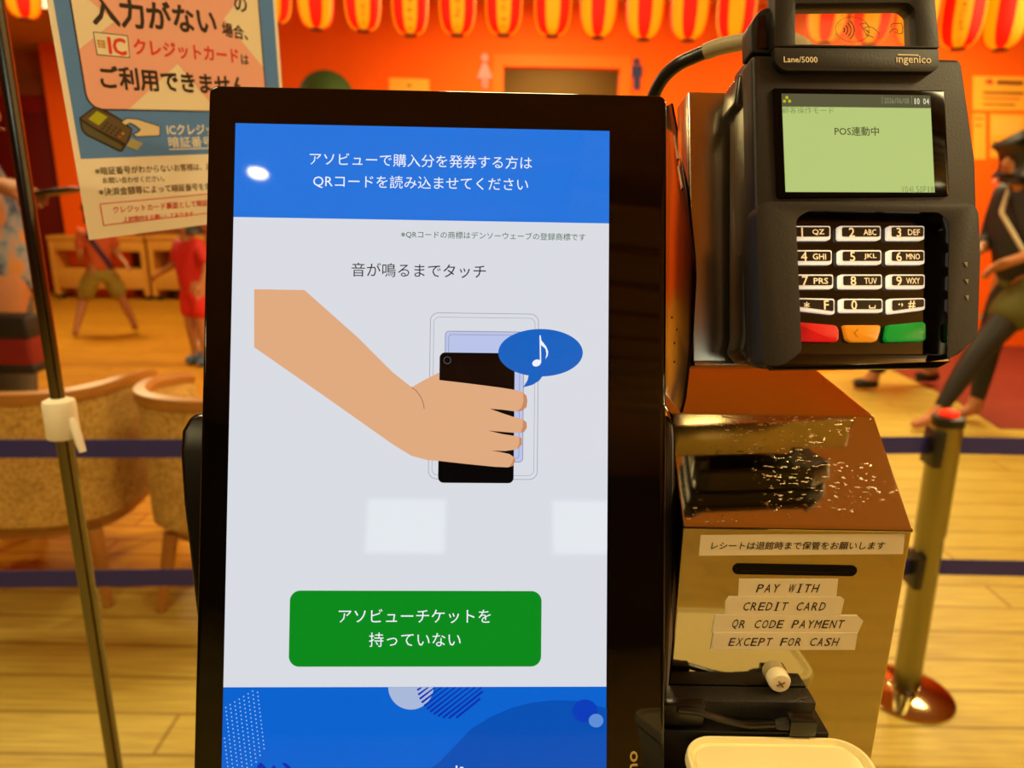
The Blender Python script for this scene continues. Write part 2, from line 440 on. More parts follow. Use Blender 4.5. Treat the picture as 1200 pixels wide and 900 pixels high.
earP = KF.P(ear, Y_E) + [(bx0 + 0.01, -SH), (bx1 - 0.01, -SH)] + [(min(a, 0.2336), b) for a, b in reversed(KF.P(er, Y_E))]
prism('stand_shell', earP, Y_E, Y_E + 0.03, mat('shell_black', '#0b0908', 0.25), kiosk, 0.004, 3)
scr = flat('screen', [[(0, 0), (SW, 0), (SW, -SH), (0, -SH)]], 0.0, glow('px_white', '#d9dce3'), kiosk)
E1 = 0.00004
def kflat(name, polys, lay, m, px=True):
    return flat(name, [KF.P(p) if px else p for p in polys], -E1 * lay, m, scr)
BLUE1 = glow('px_blue', '#1f74dc'); BLUE2 = glow('px_blue_deep', '#0a63cf'); WH = glow('px_pure', '#eef2fb')
zh = KF.L(490, 258)[1]; zf = KF.L(490, 805)[1]
flat('header_band', [[(0, 0), (SW, 0), (SW, zh), (0, zh)]], -E1, BLUE1, scr)
flat('footer_band', [[(0, zf), (SW, zf), (SW, -SH), (0, -SH)]], -E1, BLUE2, scr)
def ktext(s, l, r, y, m, name='text_line', bold=0.0, lay=3, yr=None):
    a = KF.L(l, y); b = KF.L(r, y if yr is None else yr)
    zz = (a[1] + b[1]) / 2
    return text(name, s, (a[0], zz), (b[0], zz), -E1 * lay, m, scr, bold)
INK = glow('px_ink', '#26262a'); GRN = glow('px_green_ink', '#4a6b4a')
ktext('アソビューで購入分を発券する方は', 363, 623.5, 188.5, WH)
ktext('QRコードを読み込ませてください', 367, 619, 214.5, WH)
ktext('※QRコードの商標はデンソーウェーブの登録商標です', 470, 686, 276.5, GRN, bold=0.004)
ktext('音が鳴るまでタッチ', 412, 569.5, 317, INK)
# button
a = KF.L(340, 692); b = KF.L(634, 781)
flat('button', [rrect(a[0], a[1], b[0], b[1], 0.0052, 8)], -E1 * 2, glow('px_green', '#0a8a1c'), scr)
ktext('アソビューチケットを', 397, 575, 722, WH)
ktext('持っていない', 432.5, 540, 749.5, WH)
# card reader outline
GREY = glow('px_line', '#8d90a0')
def krr(x0, y0, x1, y1, r): 
    a = KF.L(x0, y0); b = KF.L(x1, y1); return rrect(a[0], a[1], b[0], b[1], r)
lw = 0.00028
flat('reader_outline', strokes(krr(504.5, 366.5, 629.5, 562, 0.0042), lw, True) + strokes(krr(508.5, 371.5, 625.5, 557.5, 0.003), lw * 0.7, True), -E1 * 2, GREY, scr)
flat('reader_pad', [krr(522, 388, 612.5, 541.5, 0.002)], -E1 * 2, glow('px_pad', '#b9c4ea'), scr)
flat('pad_outline', strokes(krr(522, 388, 612.5, 541.5, 0.002), lw * 1.3, True) + strokes(krr(526, 392, 608, 537, 0.0015), lw, True), -E1 * 3, GREY, scr)
flat('phone_body', [krr(515.3, 413, 601.8, 566.3, 0.0028)], -E1 * 4, glow('px_black', '#060606'), scr)
flat('phone_camera', strokes(ell(*KF.L(524.2, 422.2), 0.0018, 0.0018, 20), 0.00022, True), -E1 * 5, glow('px_camline', '#6a6a6a'), scr)
thumb = [(470, 440), (482.5, 453.6), (498, 445), (514.8, 436), (514.8, 446), (521, 447.5), (521, 470), (490, 470)]
hand = [(298, 339), (357, 340), (420, 396), (460, 436), (482.5, 453.8), (499, 449), (515, 445.4), (550, 449.5), (585, 454), (604, 457), (613, 459.5), (617, 464), (618, 470), (617, 477), (612, 481.5), (603, 482),
        (588, 480), (574, 479), (588, 484), (600, 488), (612, 491), (617, 495), (617.5, 501), (614, 506.5), (604, 507.3), (588, 506), (572, 504.6), (588, 508.5), (601, 510.5), (608.5, 511.5), (611.5, 514), (611.5, 521), (606, 526.5), (592, 528.5),
        (575.5, 528), (588, 530), (597, 532), (603.5, 536.5), (604, 540), (601, 546), (595, 547.6), (580, 547), (545, 543.5), (514, 540), (500, 539), (482, 534), (460, 520.5), (380, 464), (298, 407)]
SKN = glow('px_skin', '#e0aa80')
kflat('forearm_and_hand', [hand], 6, SKN)
kflat('thumb', [[(482.5, 453.8), (496, 446), (514.8, 436.4), (514.8, 447), (500, 452)]], 3, SKN)
ll = [KF.L(*p) for p in ((482.5, 454), (488, 458), (493, 465), (496, 472), (497.2, 479))]
flat('thumb_crease', strokes(ll, 0.0004), -E1 * 7, glow('px_crease', '#a06a48'), scr)
def shade(p): return p
kflat('finger_shade', [[(613, 460), (617, 464), (618, 470), (617, 477), (612, 481.5), (605, 482.3), (611, 478), (613.5, 470)], [(613, 491.5), (617, 495), (617.5, 501), (614, 506.5), (610, 507), (612.5, 500)], [(608.5, 511.7), (611.5, 514), (611.5, 521), (606, 526.3), (608.5, 519)], [(602, 535.5), (604, 540), (601, 546), (597, 547), (600.5, 541)]], 7, glow('px_skin_dark', '#c98a62'))
kflat('bubble', [[KF.L(0, 0)] and p for p in [ell(633.4, 413.4, 49.5, 27.8, 60)]], 7, glow('px_bubble', '#0f62c0'))
kflat('bubble_tail', [[(620, 438), (618, 446), (613, 454), (624, 451), (632, 446), (637, 439)]], 7, glow('px_bubble', '#0f62c0'))
kflat('music_note', [ell(628.8, 425.4, 5.2, 4.0, 24, rot=-0.35), [(632.2, 393), (633.7, 393), (634.2, 425), (632.7, 425.5)],
                     [(633.4, 393), (634.5, 399), (640, 406), (642.4, 412), (641.8, 417), (639, 421), (640.3, 415), (639.2, 409), (633.6, 404)]], 8, WH)
# footer decoration
kflat('wave', [[(498, 905), (515, 893), (535, 872), (552, 854), (575, 840), (600, 829), (625, 823), (650, 820.5), (676, 821), (711, 830), (710.5, 905)]], 2, glow('px_blue_wave', '#0650b4'))
def clipf(pts):   # keep the part of a disc below the band's edge
    return [(x, max(y, 805.2)) for x, y in pts]
kflat('pale_disc', [clipf(ell(481.5, 805, 26.5, 26.5, 48, 0, 180))], 2, glow('px_pale', '#a9b9da'))
st, st2 = [], []
cx, cy, rr_ = 527.5, 803, 38.5
for k in range(-14, 15):
    c = k * 4.9                                  # stripe offset along the normal of 45 degree lines
    if abs(c) > rr_: continue
    h = math.sqrt(rr_ ** 2 - c * c); ux, uy = 0.78, -0.62; nx, ny = 0.62, 0.78
    a = (cx + nx * c - ux * h, cy + ny * c - uy * h); b = (cx + nx * c + ux * h, cy + ny * c + uy * h)
    if a[1] < 806: continue
    if b[1] < 805.2:
        t = (a[1] - 805.2) / (a[1] - b[1]); b = (a[0] + (b[0] - a[0]) * t, 805.2)
    for q in strokes([a, b], 2.5):
        st.append([(x, max(y, 805.2)) for x, y in q])
kflat('striped_disc', st, 3, glow('px_stripe', '#0a2fae'))
kflat('small_discs', [ell(685.5, 833, 14.6, 13.5, 36)], 3, glow('px_disc', '#0a3dbb'))
kflat('tiny_disc', [ell(698.5, 844.3, 8.6, 8.0, 28)], 4, glow('px_disc_pale', '#5f8ed6'))
dots = []
for i in range(-6, 16):
    for j in range(0, 24):
        x = 264.6 + i * 5.25 + j * 0.55 + (j % 2) * 0; y = 813 + j * 4.7 - i * 3.2 + 16
        if 263 < x < 303 + 0.16 * (y - 805) - max(0, (y - 872)) * 0.8 and 809 < y < 900 and (y - 820) > -(x - 262) * 0.55: dots.append(ell(x, y, 0.95, 0.95, 8))
kflat('dot_pattern', dots, 2, glow('px_dot', '#8db8ee'))
kflat('leaf_marks', [[(301, 900), (303, 895), (306, 893.5), (310, 897), (313, 901)], [(318, 900), (321, 896), (324, 900)], [(330, 894), (335, 894), (340, 898), (342, 901), (336, 901)]], 3, glow('px_stripe', '#0a2fae'))
# maker's name, reading upwards on the bezel
la = KF.L(742.8, 919); lb = KF.L(742.8, 880.5)
text('logo', 'uno', (la[0], la[1]), (la[0], lb[1]), 0.0005, mat('logo_gold', '#b79f5a', 0.4), kiosk, 0.015, height=0.0041)
kflat('status_glyphs', [[(534, 897), (536, 897), (536, 900), (534, 900)], [(539, 898.5), (543, 898.5), (543, 900), (539, 900)]], 4, WH)
rebase(kiosk, (SW / 2, 0.03, -SH - 0.0126))

# ================================================================== STAINLESS PAYMENT BOX
XL, XR, YF = 0.0904, 0.2103, 0.339
pay = empty('payment_box', ((XL + XR) / 2, YF + 0.07, 1.088), 'polished stainless steel payment box with slot and pasted word strips', 'payment box')
ox, oy, oz = pay.matrix_world.translation
def scratched(name):
    M = bpy.data.materials.new(name); M.use_nodes = True; nt = M.node_tree; b = nt.nodes['Principled BSDF']
    b.inputs['Base Color'].default_value = lin('#bcb49c'); b.inputs['Metallic'].default_value = 1.0
    tc = nt.nodes.new('ShaderNodeTexCoord'); mp = nt.nodes.new('ShaderNodeMapping'); mp.inputs['Scale'].default_value = (150, 420, 420); mp.inputs['Rotation'].default_value = (0, 0, 0.12)
    nz = nt.nodes.new('ShaderNodeTexNoise'); nz.inputs['Scale'].default_value = 1.6; nz.inputs['Detail'].default_value = 3
    cr = nt.nodes.new('ShaderNodeValToRGB'); cr.color_ramp.elements[0].position = 0.62; cr.color_ramp.elements[1].position = 0.66
    cl = nt.nodes.new('ShaderNodeTexNoise'); cl.inputs['Scale'].default_value = 26
    cr2 = nt.nodes.new('ShaderNodeValToRGB'); cr2.color_ramp.elements[0].position = 0.44; cr2.color_ramp.elements[1].position = 0.6
    mu = nt.nodes.new('ShaderNodeMath'); mu.operation = 'MULTIPLY'
    nt.links.new(tc.outputs['Object'], mp.inputs[0]); nt.links.new(mp.outputs[0], nz.inputs['Vector']); nt.links.new(nz.outputs['Fac'], cr.inputs[0])
    nt.links.new(tc.outputs['Object'], cl.inputs['Vector']); nt.links.new(cl.outputs['Fac'], cr2.inputs[0])
    nt.links.new(cr.outputs[0], mu.inputs[0]); nt.links.new(cr2.outputs[0], mu.inputs[1])
    mr = nt.nodes.new('ShaderNodeMapRange'); mr.inputs[3].default_value = 0.07; mr.inputs[4].default_value = 0.55
    nt.links.new(mu.outputs[0], mr.inputs[0]); nt.links.new(mr.outputs[0], b.inputs['Roughness'])
    bp = nt.nodes.new('ShaderNodeBump'); bp.inputs['Strength'].default_value = 0.5; bp.inputs['Distance'].default_value = 0.0004
    nt.links.new(mu.outputs[0], bp.inputs['Height']); nt.links.new(bp.outputs[0], b.inputs['Normal'])
    return M
SCR = scratched('scratched_steel')
prof = [(YF, 1.088), (YF, 1.2345), (0.3935, 1.279), (0.486, 1.2868), (0.486, 1.088)]
bm = bmesh.new()
a = [bm.verts.new((XL - ox, y - oy, z - oz)) for y, z in prof]; b_ = [bm.verts.new((XR - ox, y - oy, z - oz)) for y, z in prof]
bm.faces.new(a); bm.faces.new(b_)
for i in range(5): bm.faces.new((a[i], a[(i + 1) % 5], b_[(i + 1) % 5], b_[i]))
bmesh.ops.recalc_face_normals(bm, faces=bm.faces[:])
bev(bm, 0.0012, 3, 0.1)
body = finish('body', bm, STEEL, pay, angle=0.25)
body.data.materials.append(SCR)
for p in body.data.polygons:
    if 0.55 < p.normal.z < 0.9 and p.normal.y < -0.4 and p.area > 0.001: p.material_index = 1
# folded lip along the front edge
lip = [Vector((XL - ox + 0.0005, YF - oy - 0.0002, 1.2338 - oz)), Vector((XR - ox - 0.0005, YF - oy - 0.0002, 1.2338 - oz))]
tube('folded_edge', lip, 0.0011, STEEL, pay, 10)
BF = Fr((0, YF, 0), (1, 0, 0), (0, 1, 0))
def PB(px, py, y=0.0):
    x, z = BF.L(px, py, y); return (x - ox, z - oz)
sa, sb = PB(859, 660), PB(1003, 675)
y0 = YF - oy
prism('slot', rrect(sa[0], sa[1], sb[0], sb[1], 0.0031, 8), y0 - 0.0004, y0 + 0.0, mat('slot_black', '#050403', 0.5, spec=0.1), pay)
sa2, sb2 = PB(866, 667.5), PB(998, 671.5)
prism('slot_flap', rrect(sa2[0], sa2[1], sb2[0], sb2[1], 0.0008, 4), y0 - 0.0007, y0 - 0.0003, mat('slot_steel', '#8a8272', 0.25, 1.0), pay)
TAPE = mat('label_tape', '#d9d0b2', 0.45); TAPEINK = mat('label_ink', '#1a150e', 0.5)
def strip(corners, s, l, r, ym, bold, shear, hs=1.0, yoff=0.0, lr=None):
    p = [PB(*c) for c in corners]
    o = prism('label_strip', p, y0 - 0.0003 - yoff, y0 - 0.00005, TAPE, pay)
    a = PB(l, ym); b = PB(r, ym if lr is None else lr)
    if s.isascii(): mono('lettering', s, a, b, y0 - 0.00038 - yoff, TAPEINK, o, 0.008, shear, 0.0050, 0.78)
    else: text('lettering', s, a, b, y0 - 0.00038 - yoff, TAPEINK, o, bold, shear, hs)
strip([(821, 627), (1060, 625), (1058, 649), (819, 651)], 'レシートは退館時まで保管をお願いします', 833, 1037, 639, 0.012, 0.12)
strip([(866, 678), (982, 678), (980, 699), (865, 699)], 'PAY WITH', 886, 960, 689, 0.004, 0.22, 1.0, 0.0)
strip([(854, 698.5), (985, 699), (989, 702), (985, 720), (849, 720), (850, 704)], 'CREDIT CARD', 870, 968, 710, 0.004, 0.22, 1.0, 0.0002)
strip([(838, 720), (1004, 720.5), (1011, 727), (1005, 740.5), (834, 740.5)], 'QR CODE PAYMENT', 856.5, 989, 730.5, 0.004, 0.22, 1.0, 0.0004)
strip([(836, 740), (1004, 740.5), (1001, 760.5), (832.5, 760.5)], 'EXCEPT FOR CASH', 853, 982.5, 751, 0.004, 0.22, 1.0, 0.0006)
kx, kz = PB(909.5, 791.5)
knob = lathe('knob', [(0, 0), (0.0056, 0), (0.0060, 0.0006), (0.0060, 0.0055), (0.0052, 0.0070), (0, 0.0073)], mat('knob_cream', '#e6d9b6', 0.45), pay, 28, M=Matrix.Translation((kx, y0, kz)) @ Matrix.Rotation(math.radians(90), 4, 'X'))
bm = bmesh.new()
for r_ in (0.5, -0.9):
    q = strokes([(kx - 0.0022 * math.cos(r_), kz - 0.0022 * math.sin(r_)), (kx + 0.0022 * math.cos(r_), kz + 0.0022 * math.sin(r_))], 0.0009)[0]
    add_prism(bm, q, y0 - 0.0076, y0 - 0.0071)
finish('knob_recess', bm, mat('knob_mark', '#7d6a40', 0.6), knob)

# counter under the kiosk
ped = empty('kiosk_counter', (0.0, 0.36, 0), 'brown counter carrying the steel payment box and the touch screen', 'counter')
CW = mat('counter_wood', '#6b4a20', 0.5, noise=0.15, nscale=10)
box('top', -0.13, 0.188, -0.14, 0.2, 1.07, 1.088, CW, ped, 0.002)
box('column', -0.1, 0.16, -0.09, 0.17, 0.03, 1.07, CW, ped, 0.004)
box('foot', -0.13, 0.18, -0.13, 0.2, 0.0, 0.03, CW, ped, 0.004)

# power adapter and leads in front of the mirror face
pw = empty('power_adapter', (0.125, 0.325, 1.088), 'black power adapter lying against the foot of the steel box', 'power adapter')
box('lower_case', 0.078 - 0.125, 0.172 - 0.125, -0.0080, 0.0135, 0.0, 0.038, mat('adapter_black', '#0b0906', 0.35), pw, 0.001)
box('upper_case', 0.078 - 0.125, 0.1673 - 0.125, 0.001, 0.0135, 0.038, 0.0496, mat('adapter_top', '#14110b', 0.45, bump=0.5, nscale=900), pw, 0.001)
tag(box('cable_clip', 0.081, 0.1052, 0.3190, 0.3250, 1.1265, 1.140, mat('clip_black', '#080706', 0.3), None, 0.0006), 'black square cable clip at the left end of the power adapter', 'cable clip')
lead = empty('power_lead', (0.12, 0.3185, 1.128), 'black power lead with angular plug lying behind the white container', 'power lead')
o3 = Vector((0.12, 0.3185, 1.128))
pts = [Vector(p) - o3 for p in ((0.0905, 0.3182, 1.1380), (0.101, 0.3180, 1.137), (0.117, 0.3178, 1.1318), (0.128, 0.3178, 1.1293), (0.1385, 0.3178, 1.1298), (0.147, 0.3178, 1.1305))]
tube('cable', pts, 0.0019, mat('plug_black', '#0e0c09', 0.25), lead, 10, 5)
tube('strain_relief', [Vector(p) - o3 for p in ((0.1425, 0.3178, 1.1303), (0.1450, 0.3178, 1.1305), (0.1500, 0.3178, 1.1308))], [0.0024, 0.0031, 0.0036], BLK, lead, 10)
box('plug', 0.149 - 0.12, 0.163 - 0.12, -0.0052, 0.0022, -0.0016, 0.0078, mat('plug_black', '#0e0c09', 0.25), lead, 0.0007)

# white lidded container
wc = empty('plastic_container', (0.1395, 0.2705, 1.088), 'cream white plastic container with rounded lid before the steel box', 'container')
z1 = 0.036
TUBW = mat('container_cream', '#f4e8b0', 0.35)
prism_pts = rrect(-0.0475, -0.0455, 0.0475, 0.0455, 0.016, 8)
def layer(name, r0, zlo, zhi, m, par, ins=0.0, bevel=0.0):
    bm = bmesh.new(); P = rrect(-0.0475 + ins, -0.0455 + ins, 0.0475 - ins, 0.0455 - ins, max(0.002, 0.016 - ins), 8)
    lo = [bm.verts.new((x * r0, y * r0, zlo)) for x, y in P]; hi = [bm.verts.new((x, y, zhi)) for x, y in P]
    bm.faces.new(lo); bm.faces.new(hi)
    for i in range(len(P)): bm.faces.new((lo[i], lo[(i + 1) % len(P)], hi[(i + 1) % len(P)], hi[i]))
    bmesh.ops.recalc_face_normals(bm, faces=bm.faces[:]); bev(bm, bevel, 2)
    return finish(name, bm, m, par)
layer('tub', 0.93, 0, z1 - 0.005, TUBW, wc, 0.001, 0.001)
ld = layer('lid', 1.0, z1 - 0.005, z1 - 0.0026, TUBW, wc, 0.0, 0.0009)
bm = bmesh.new()
P1 = rrect(-0.0475, -0.0455, 0.0475, 0.0455, 0.016, 8); k = lambda ins: rrect(-0.0475 + ins, -0.0455 + ins, 0.0475 - ins, 0.0455 - ins, 0.016 - ins, 8)
rings = [(k(0.0002), z1 - 0.0030), (k(0.0004), z1 - 0.0004), (k(0.0010), z1 + 0.0006), (k(0.0026), z1 + 0.0006), (k(0.0034), z1 - 0.0018), (k(0.0052), z1 - 0.0022), (k(0.0060), z1 - 0.0010), (k(0.0080), z1 - 0.0006)]
rv = [[bm.verts.new((x, y, z)) for x, y in P] for P, z in rings]
for a, b in zip(rv, rv[1:]):
    for i in range(len(a)): bm.faces.new((a[i], a[(i + 1) % len(a)], b[(i + 1) % len(a)], b[i]))
bm.faces.new(rv[-1])
finish('lid_rim', bm, TUBW, ld)

# ================================================================== TERMINAL MOUNT
TF = Fr((0.1254, 0.3613, 1.4478), (0.9972, 0.0731, 0.0142), (-0.0652, 0.9493, -0.3076))
mount = empty('terminal_mount', TF.M, 'brushed steel bracket holding the card terminal above the payment box', 'bracket')
YM = 0.047
mp_ = TF.P([(806, 107), (1085, 113), (1085, 424), (811.5, 425)], YM)
prism('back_plate', mp_, YM, YM + 0.02, BRUSH, mount, 0.0012, 3)
fl = TF.P([(811.5, 424), (1000, 424), (1000, 429), (812, 429)], YM)
prism('bottom_flange', fl, YM - 0.003, YM + 0.02, BRUSH, mount, 0.0006)
# side wing beside the monitor, standing in the plane x = const
XW = 0.0917
front = [(786, 121), (799, 190), (805, 228), (812, 300), (813, 325), (809, 400), (801, 468), (797, 484)]
fp = [atx(a, b, XW) for a, b in front]
back = [Vector((XW, 0.425, fp[-1].z)), Vector((XW, 0.445, fp[-1].z + 0.03)), Vector((XW, 0.46, fp[0].z - 0.02)), Vector((XW, fp[0].y + 0.02, fp[0].z))]
bm = bmesh.new()
vs1 = [bm.verts.new((0, p.y, p.z)) for p in fp + back]; vs2 = [bm.verts.new((0.0016, p.y, p.z)) for p in fp + back]
bm.faces.new(vs1); bm.faces.new(vs2)
for i in range(len(vs1)): bm.faces.new((vs1[i], vs1[(i + 1) % len(vs1)], vs2[(i + 1) % len(vs1)], vs2[i]))
bmesh.ops.transform(bm, matrix=TF.Mi @ Matrix.Translation((XW, 0, 0)), verts=bm.verts[:])
bmesh.ops.recalc_face_normals(bm, faces=bm.faces[:]); bev(bm, 0.0004, 2)
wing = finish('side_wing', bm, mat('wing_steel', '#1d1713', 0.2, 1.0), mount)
for a, b in ((793, 386), (790, 402), (790, 424), (787, 372)):
    p = atx(a, b, XW)
    lathe('rivet', [(0, 0), (0.0008, 0), (0.0006, 0.0003), (0, 0.0004)], mat('rivet_dark', '#2a2118', 0.4, 0.6), wing, 10, M=TF.Mi @ Matrix.Translation(p) @ Matrix.Rotation(-math.pi / 2, 4, 'Y'))
for (q0, q1) in (((792, 160), (796.5, 187)), ((797, 196), (801.5, 222))):
    a = TF.Mi @ (atx(*q0, XW + 0.0008)); b = TF.Mi @ (atx(*q1, XW + 0.0008))
    tube('hinge_barrel', [a, b], 0.0016, BRUSH, wing, 10)
rebase(mount, (0.04, YM + 0.01, mp_[2][1]))

# ================================================================== CARD TERMINAL
term = empty('card_terminal', TF.M, 'black card payment terminal with green lit screen and number keypad', 'card terminal')
TP = TF.P
TB = mat('terminal_black', '#14110b', 0.5, spec=0.4, noise=0.12, nscale=900, bump=0.12)
TG = mat('terminal_gloss', '#0a0806', 0.08)
yb = -0.001
outline = rpoly(TP([(881, 64), (1127, 69), (1136, 130), (1144, 190), (1147, 300), (1144, 392), (1128, 414), (1095, 428), (905, 431), (888, 422), (885, 250)], yb), 0.003)
prism('body', outline, yb, 0.012, TB, term, 0.0018, 3)
back_o = rpoly(TP([(878, 62), (1120, 69), (1130, 130), (1137, 190), (1140, 300), (1137, 390), (1090, 424), (905, 429), (884, 420), (880, 250)], 0.010), 0.004)
prism('back_shell', back_o, 0.012, 0.032, mat('terminal_back', '#1d1911', 0.35), term, 0.003, 3)
sd = TP([(860, 96), (884, 64), (890, 70), (890, 424), (872, 424), (862, 412), (866, 395), (866, 132), (856, 128)], 0.026)
prism('side_grip', sd, 0.02, 0.04, mat('terminal_side', '#1d1911', 0.3), term, 0.002, 3)
blk = rpoly(TP([(880, 26), (892, 10), (909, 8), (909, 63), (881, 61)], 0.002), [0.004, 0.004, 0.001, 0.001, 0.001])
rs = prism('reader_shoulder', blk, 0.002, 0.014, TB, term, 0.0012)
prism('shoulder_panel', rpoly(TP([(888, 18), (906, 16), (906, 57), (887, 57)], 0.0015), 0.001), 0.0014, 0.004, mat('shoulder_gloss', '#14090a', 0.12), rs, 0.0004)
# contactless reader: arch with a clear window, and the name plate under it
yr = -0.005
outer = rpoly(TP([(908.5, -32), (1093, -32), (1101, 56), (908, 54)], yr), [0.006, 0.006, 0.0006, 0.0006])
win = rpoly(TP([(932, 4), (1064, 3), (1072, 10), (1074, 54), (932, 52)], yr), [0.001, 0.0015, 0.0015, 0.0003, 0.0003])
wz = min(p[1] for p in win)
arch = prism('reader_arch', outer, yr, 0.004, TB, term, 0.001, 2, holes=[win])
prism('name_plate', rpoly(TP([(908, 54.6), (1101, 56.6), (1102, 78), (1094, 83.5), (918, 82), (908, 72)], yr), [0.0006, 0.0006, 0.003, 0.003, 0.003, 0.003]), yr + 0.0004, 0.0, TB, term, 0.0008)
prism('reader_window', win, -0.001, 0.0004, mat('window_clear', '#f0d0a0', 0.05, clear=0.9), arch)
IC = mat('icon_ink', '#16100a', 0.5)
def tl(pts, y): return TP(pts, y)
ic = strokes(ell(*TF.L(999, 34.5, -0.0012), 0.0084, 0.0061, 40), 0.0002, True)
for r_ in (3.2, 7.0, 10.8, 14.6):
    arc = [(986.5 + r_ * math.cos(math.radians(t)), 35 + r_ * 0.95 * math.sin(math.radians(t))) for t in range(-48, 49, 12)]
    ic += strokes(tl(arc, -0.0012), 0.0005)
def icon_lines(ls, w=0.0003):
    out = []
    for q in ls: out += strokes(tl(q, -0.0012), w)
    return out
ic += icon_lines([[(1008, 28), (1015, 27), (1018, 31), (1011, 33.5), (1008, 28)], [(1011, 33.5), (1014, 38), (1017, 41), (1024, 44)], [(1018, 31), (1024, 33), (1029, 38), (1031, 41)], [(1013, 34), (1019, 39), (1016, 35)], [(1014, 40), (1018, 43)],
                  [(1042, 38.5), (1046, 34), (1050, 34), (1052, 36), (1051, 38.5), (1048, 37)], [(1044, 32), (1045, 28), (1056, 27), (1058, 32), (1057.5, 39), (1052, 39.5)]])
flat('contactless_icons', ic, -0.0012, IC, arch)
LT = mat('print_pale', '#f4e8c4', 0.5)
def ttext(s, l, r, y, m, yy, par, bold=0.0, name='lettering', hs=1.0, yr_=None):
    a = TF.L(l, y, yy); b = TF.L(r, y if yr_ is None else yr_, yy)
    return text(name, s, a, b, yy, m, par, bold, 0, hs)
ttext('Lane/5000', 918.5, 958, 69.5, LT, yr + 0.0002, term, 0.006, yr_=70)
ttext('ıngenico', 1050.5, 1091.5, 70.5, LT, yr + 0.0002, term, 0.006, yr_=71.5)
flat('logo_bar', [TP([(1052.5, 63.2), (1076.5, 63.8), (1076.5, 65.1), (1052.5, 64.5)], yr)], yr + 0.0002, LT, term)
# lcd
yl = yb - 0.0012
prism('lcd_surround', rpoly(TP([(905, 103), (1107, 106), (1113, 230), (911, 232)], yl), 0.0018), yl, yb + 0.001, mat('lcd_black', '#0c0805', 0.08, spec=0.12), term, 0.0003)
lcd = flat('lcd', [TP([(915.9, 109.8), (1089.9, 111.9), (1095.3, 225.6), (920.4, 225)], yl)], yl - 0.0001, glow('lcd_green', '#b4c878', 1.0, 0.15), term)
yt = yl - 0.00025
flat('status_bar', [TP([(915.9, 109.8), (1089.9, 111.9), (1090.6, 127), (916.5, 125)], yl)], yl - 0.00017, glow('lcd_bar', '#56563c', 1.0, 0.15), lcd)
LI = glow('lcd_ink', '#41462a', 1.0, 0.15); LF = glow('lcd_faint', '#7f8f56', 1.0, 0.15); LB = glow('lcd_bright', '#d8d8ae', 1.0, 0.15); LG = glow('lcd_dim', '#8c8c6c', 1.0, 0.15)
ttext('顧客操作モード', 916.5, 977, 128.5, LF, yt, lcd, 0.0, yr_=129.5)
ttext('POS連動中', 978, 1030, 153.5, LI, yt, lcd, 0.01, yr_=154)
mono('lettering', 'V04L50P18', TF.L(1056, 222, yt), TF.L(1094.5, 222, yt), yt, LF, lcd, 0.0, 0, 0.0032, 0.75)
mono('lettering', '2026/06/08', TF.L(1036, 117.8, yt), TF.L(1065.5, 118.3, yt), yt, LG, lcd, 0.0, 0, 0.0027, 0.85)
mono('lettering', '10 04', TF.L(1070.5, 118.6, yt), TF.L(1089, 118.9, yt), yt, LB, lcd, 0.02, 0, 0.0030, 0.9)
flat('clock_divider', strokes(TP([(1033.5, 113), (1033.5, 122)], yl), 0.0002) + strokes(TP([(1068, 113), (1068, 122.5)], yl), 0.0002), yt, LG, lcd)
flat('network_icon', [ell(*TF.L(921.8, 114.5, yl), 0.0008, 0.0008, 12), ell(*TF.L(919, 118.8, yl), 0.0008, 0.0008, 12), ell(*TF.L(925, 118.8, yl), 0.0008, 0.0008, 12)], yt, glow('lcd_yellow', '#b8b820', 1.0, 0.15), lcd)
# keypad well and privacy shield
ys = -0.0105
prism('keypad_plate', TP([(915, 245), (1112, 245), (1112, 425), (918, 425)], yb), yb - 0.0006, yb + 0.002, TG, term)
so = TP([(886, 236), (1147, 238), (1149, 300), (1146, 396), (1112, 421), (1110, 421), (1112, 262), (1102, 249), (946, 247), (933, 256), (940, 412), (918, 428), (893, 427), (888, 300)], ys)
so = rpoly(so, [.007, .007, .002, .004, .0005, .0005, .004, .004, .004, .004, .002, .002, .003, .002])
bm = bmesh.new(); add_prism(bm, so, ys, yb + 0.001)
bmesh.ops.recalc_face_normals(bm, faces=bm.faces[:])
es = [e for e in bm.edges if len(e.link_faces) == 2 and e.calc_face_angle(0) > 0.5 and all(abs(v.co.y - ys) < 1e-6 for v in e.verts)]
bmesh.ops.bevel(bm, geom=es, offset=0.0022, segments=3, profile=0.5, affect='EDGES', clamp_overlap=True)
sh = finish('privacy_shield', bm, TB, term)
sh.data.materials.append(TG)
hx0, hx1 = TF.L(930, 300, ys)[0], TF.L(1114, 300, ys)[0]; hz1 = TF.L(1000, 245, ys)[1]
for p in sh.data.polygons:
    if hx0 - 0.001 < p.center.x < hx1 + 0.001 and p.center.z < hz1 + 0.001 and abs(p.normal.y) < 0.9: p.material_index = 1
il = TP([(933, 256), (935, 250), (946, 247), (1100, 249), (1110, 254), (1112, 262), (1110, 420)], ys)
prism('front_lip', rpoly(TP([(912, 415), (1108, 415), (1114, 424), (1098, 432), (905, 434), (900, 430)], -0.004), 0.001), -0.0045, yb + 0.001, TG, term, 0.0012, 3)
bm = bmesh.new()
for a, b in ((1131, 310), (1132, 330), (1132.5, 349)):
    c = TF.L(a, b, ys)
    add_prism(bm, [(c[0] - 0.0008, c[1] + 0.0010), (c[0] + 0.0010, c[1] + 0.0011), (c[0] + 0.0006, c[1] - 0.0013)], ys - 0.0004, ys + 0.001)
finish('tactile_marks', bm, mat('mark_grey', '#8a8270', 0.4), term)
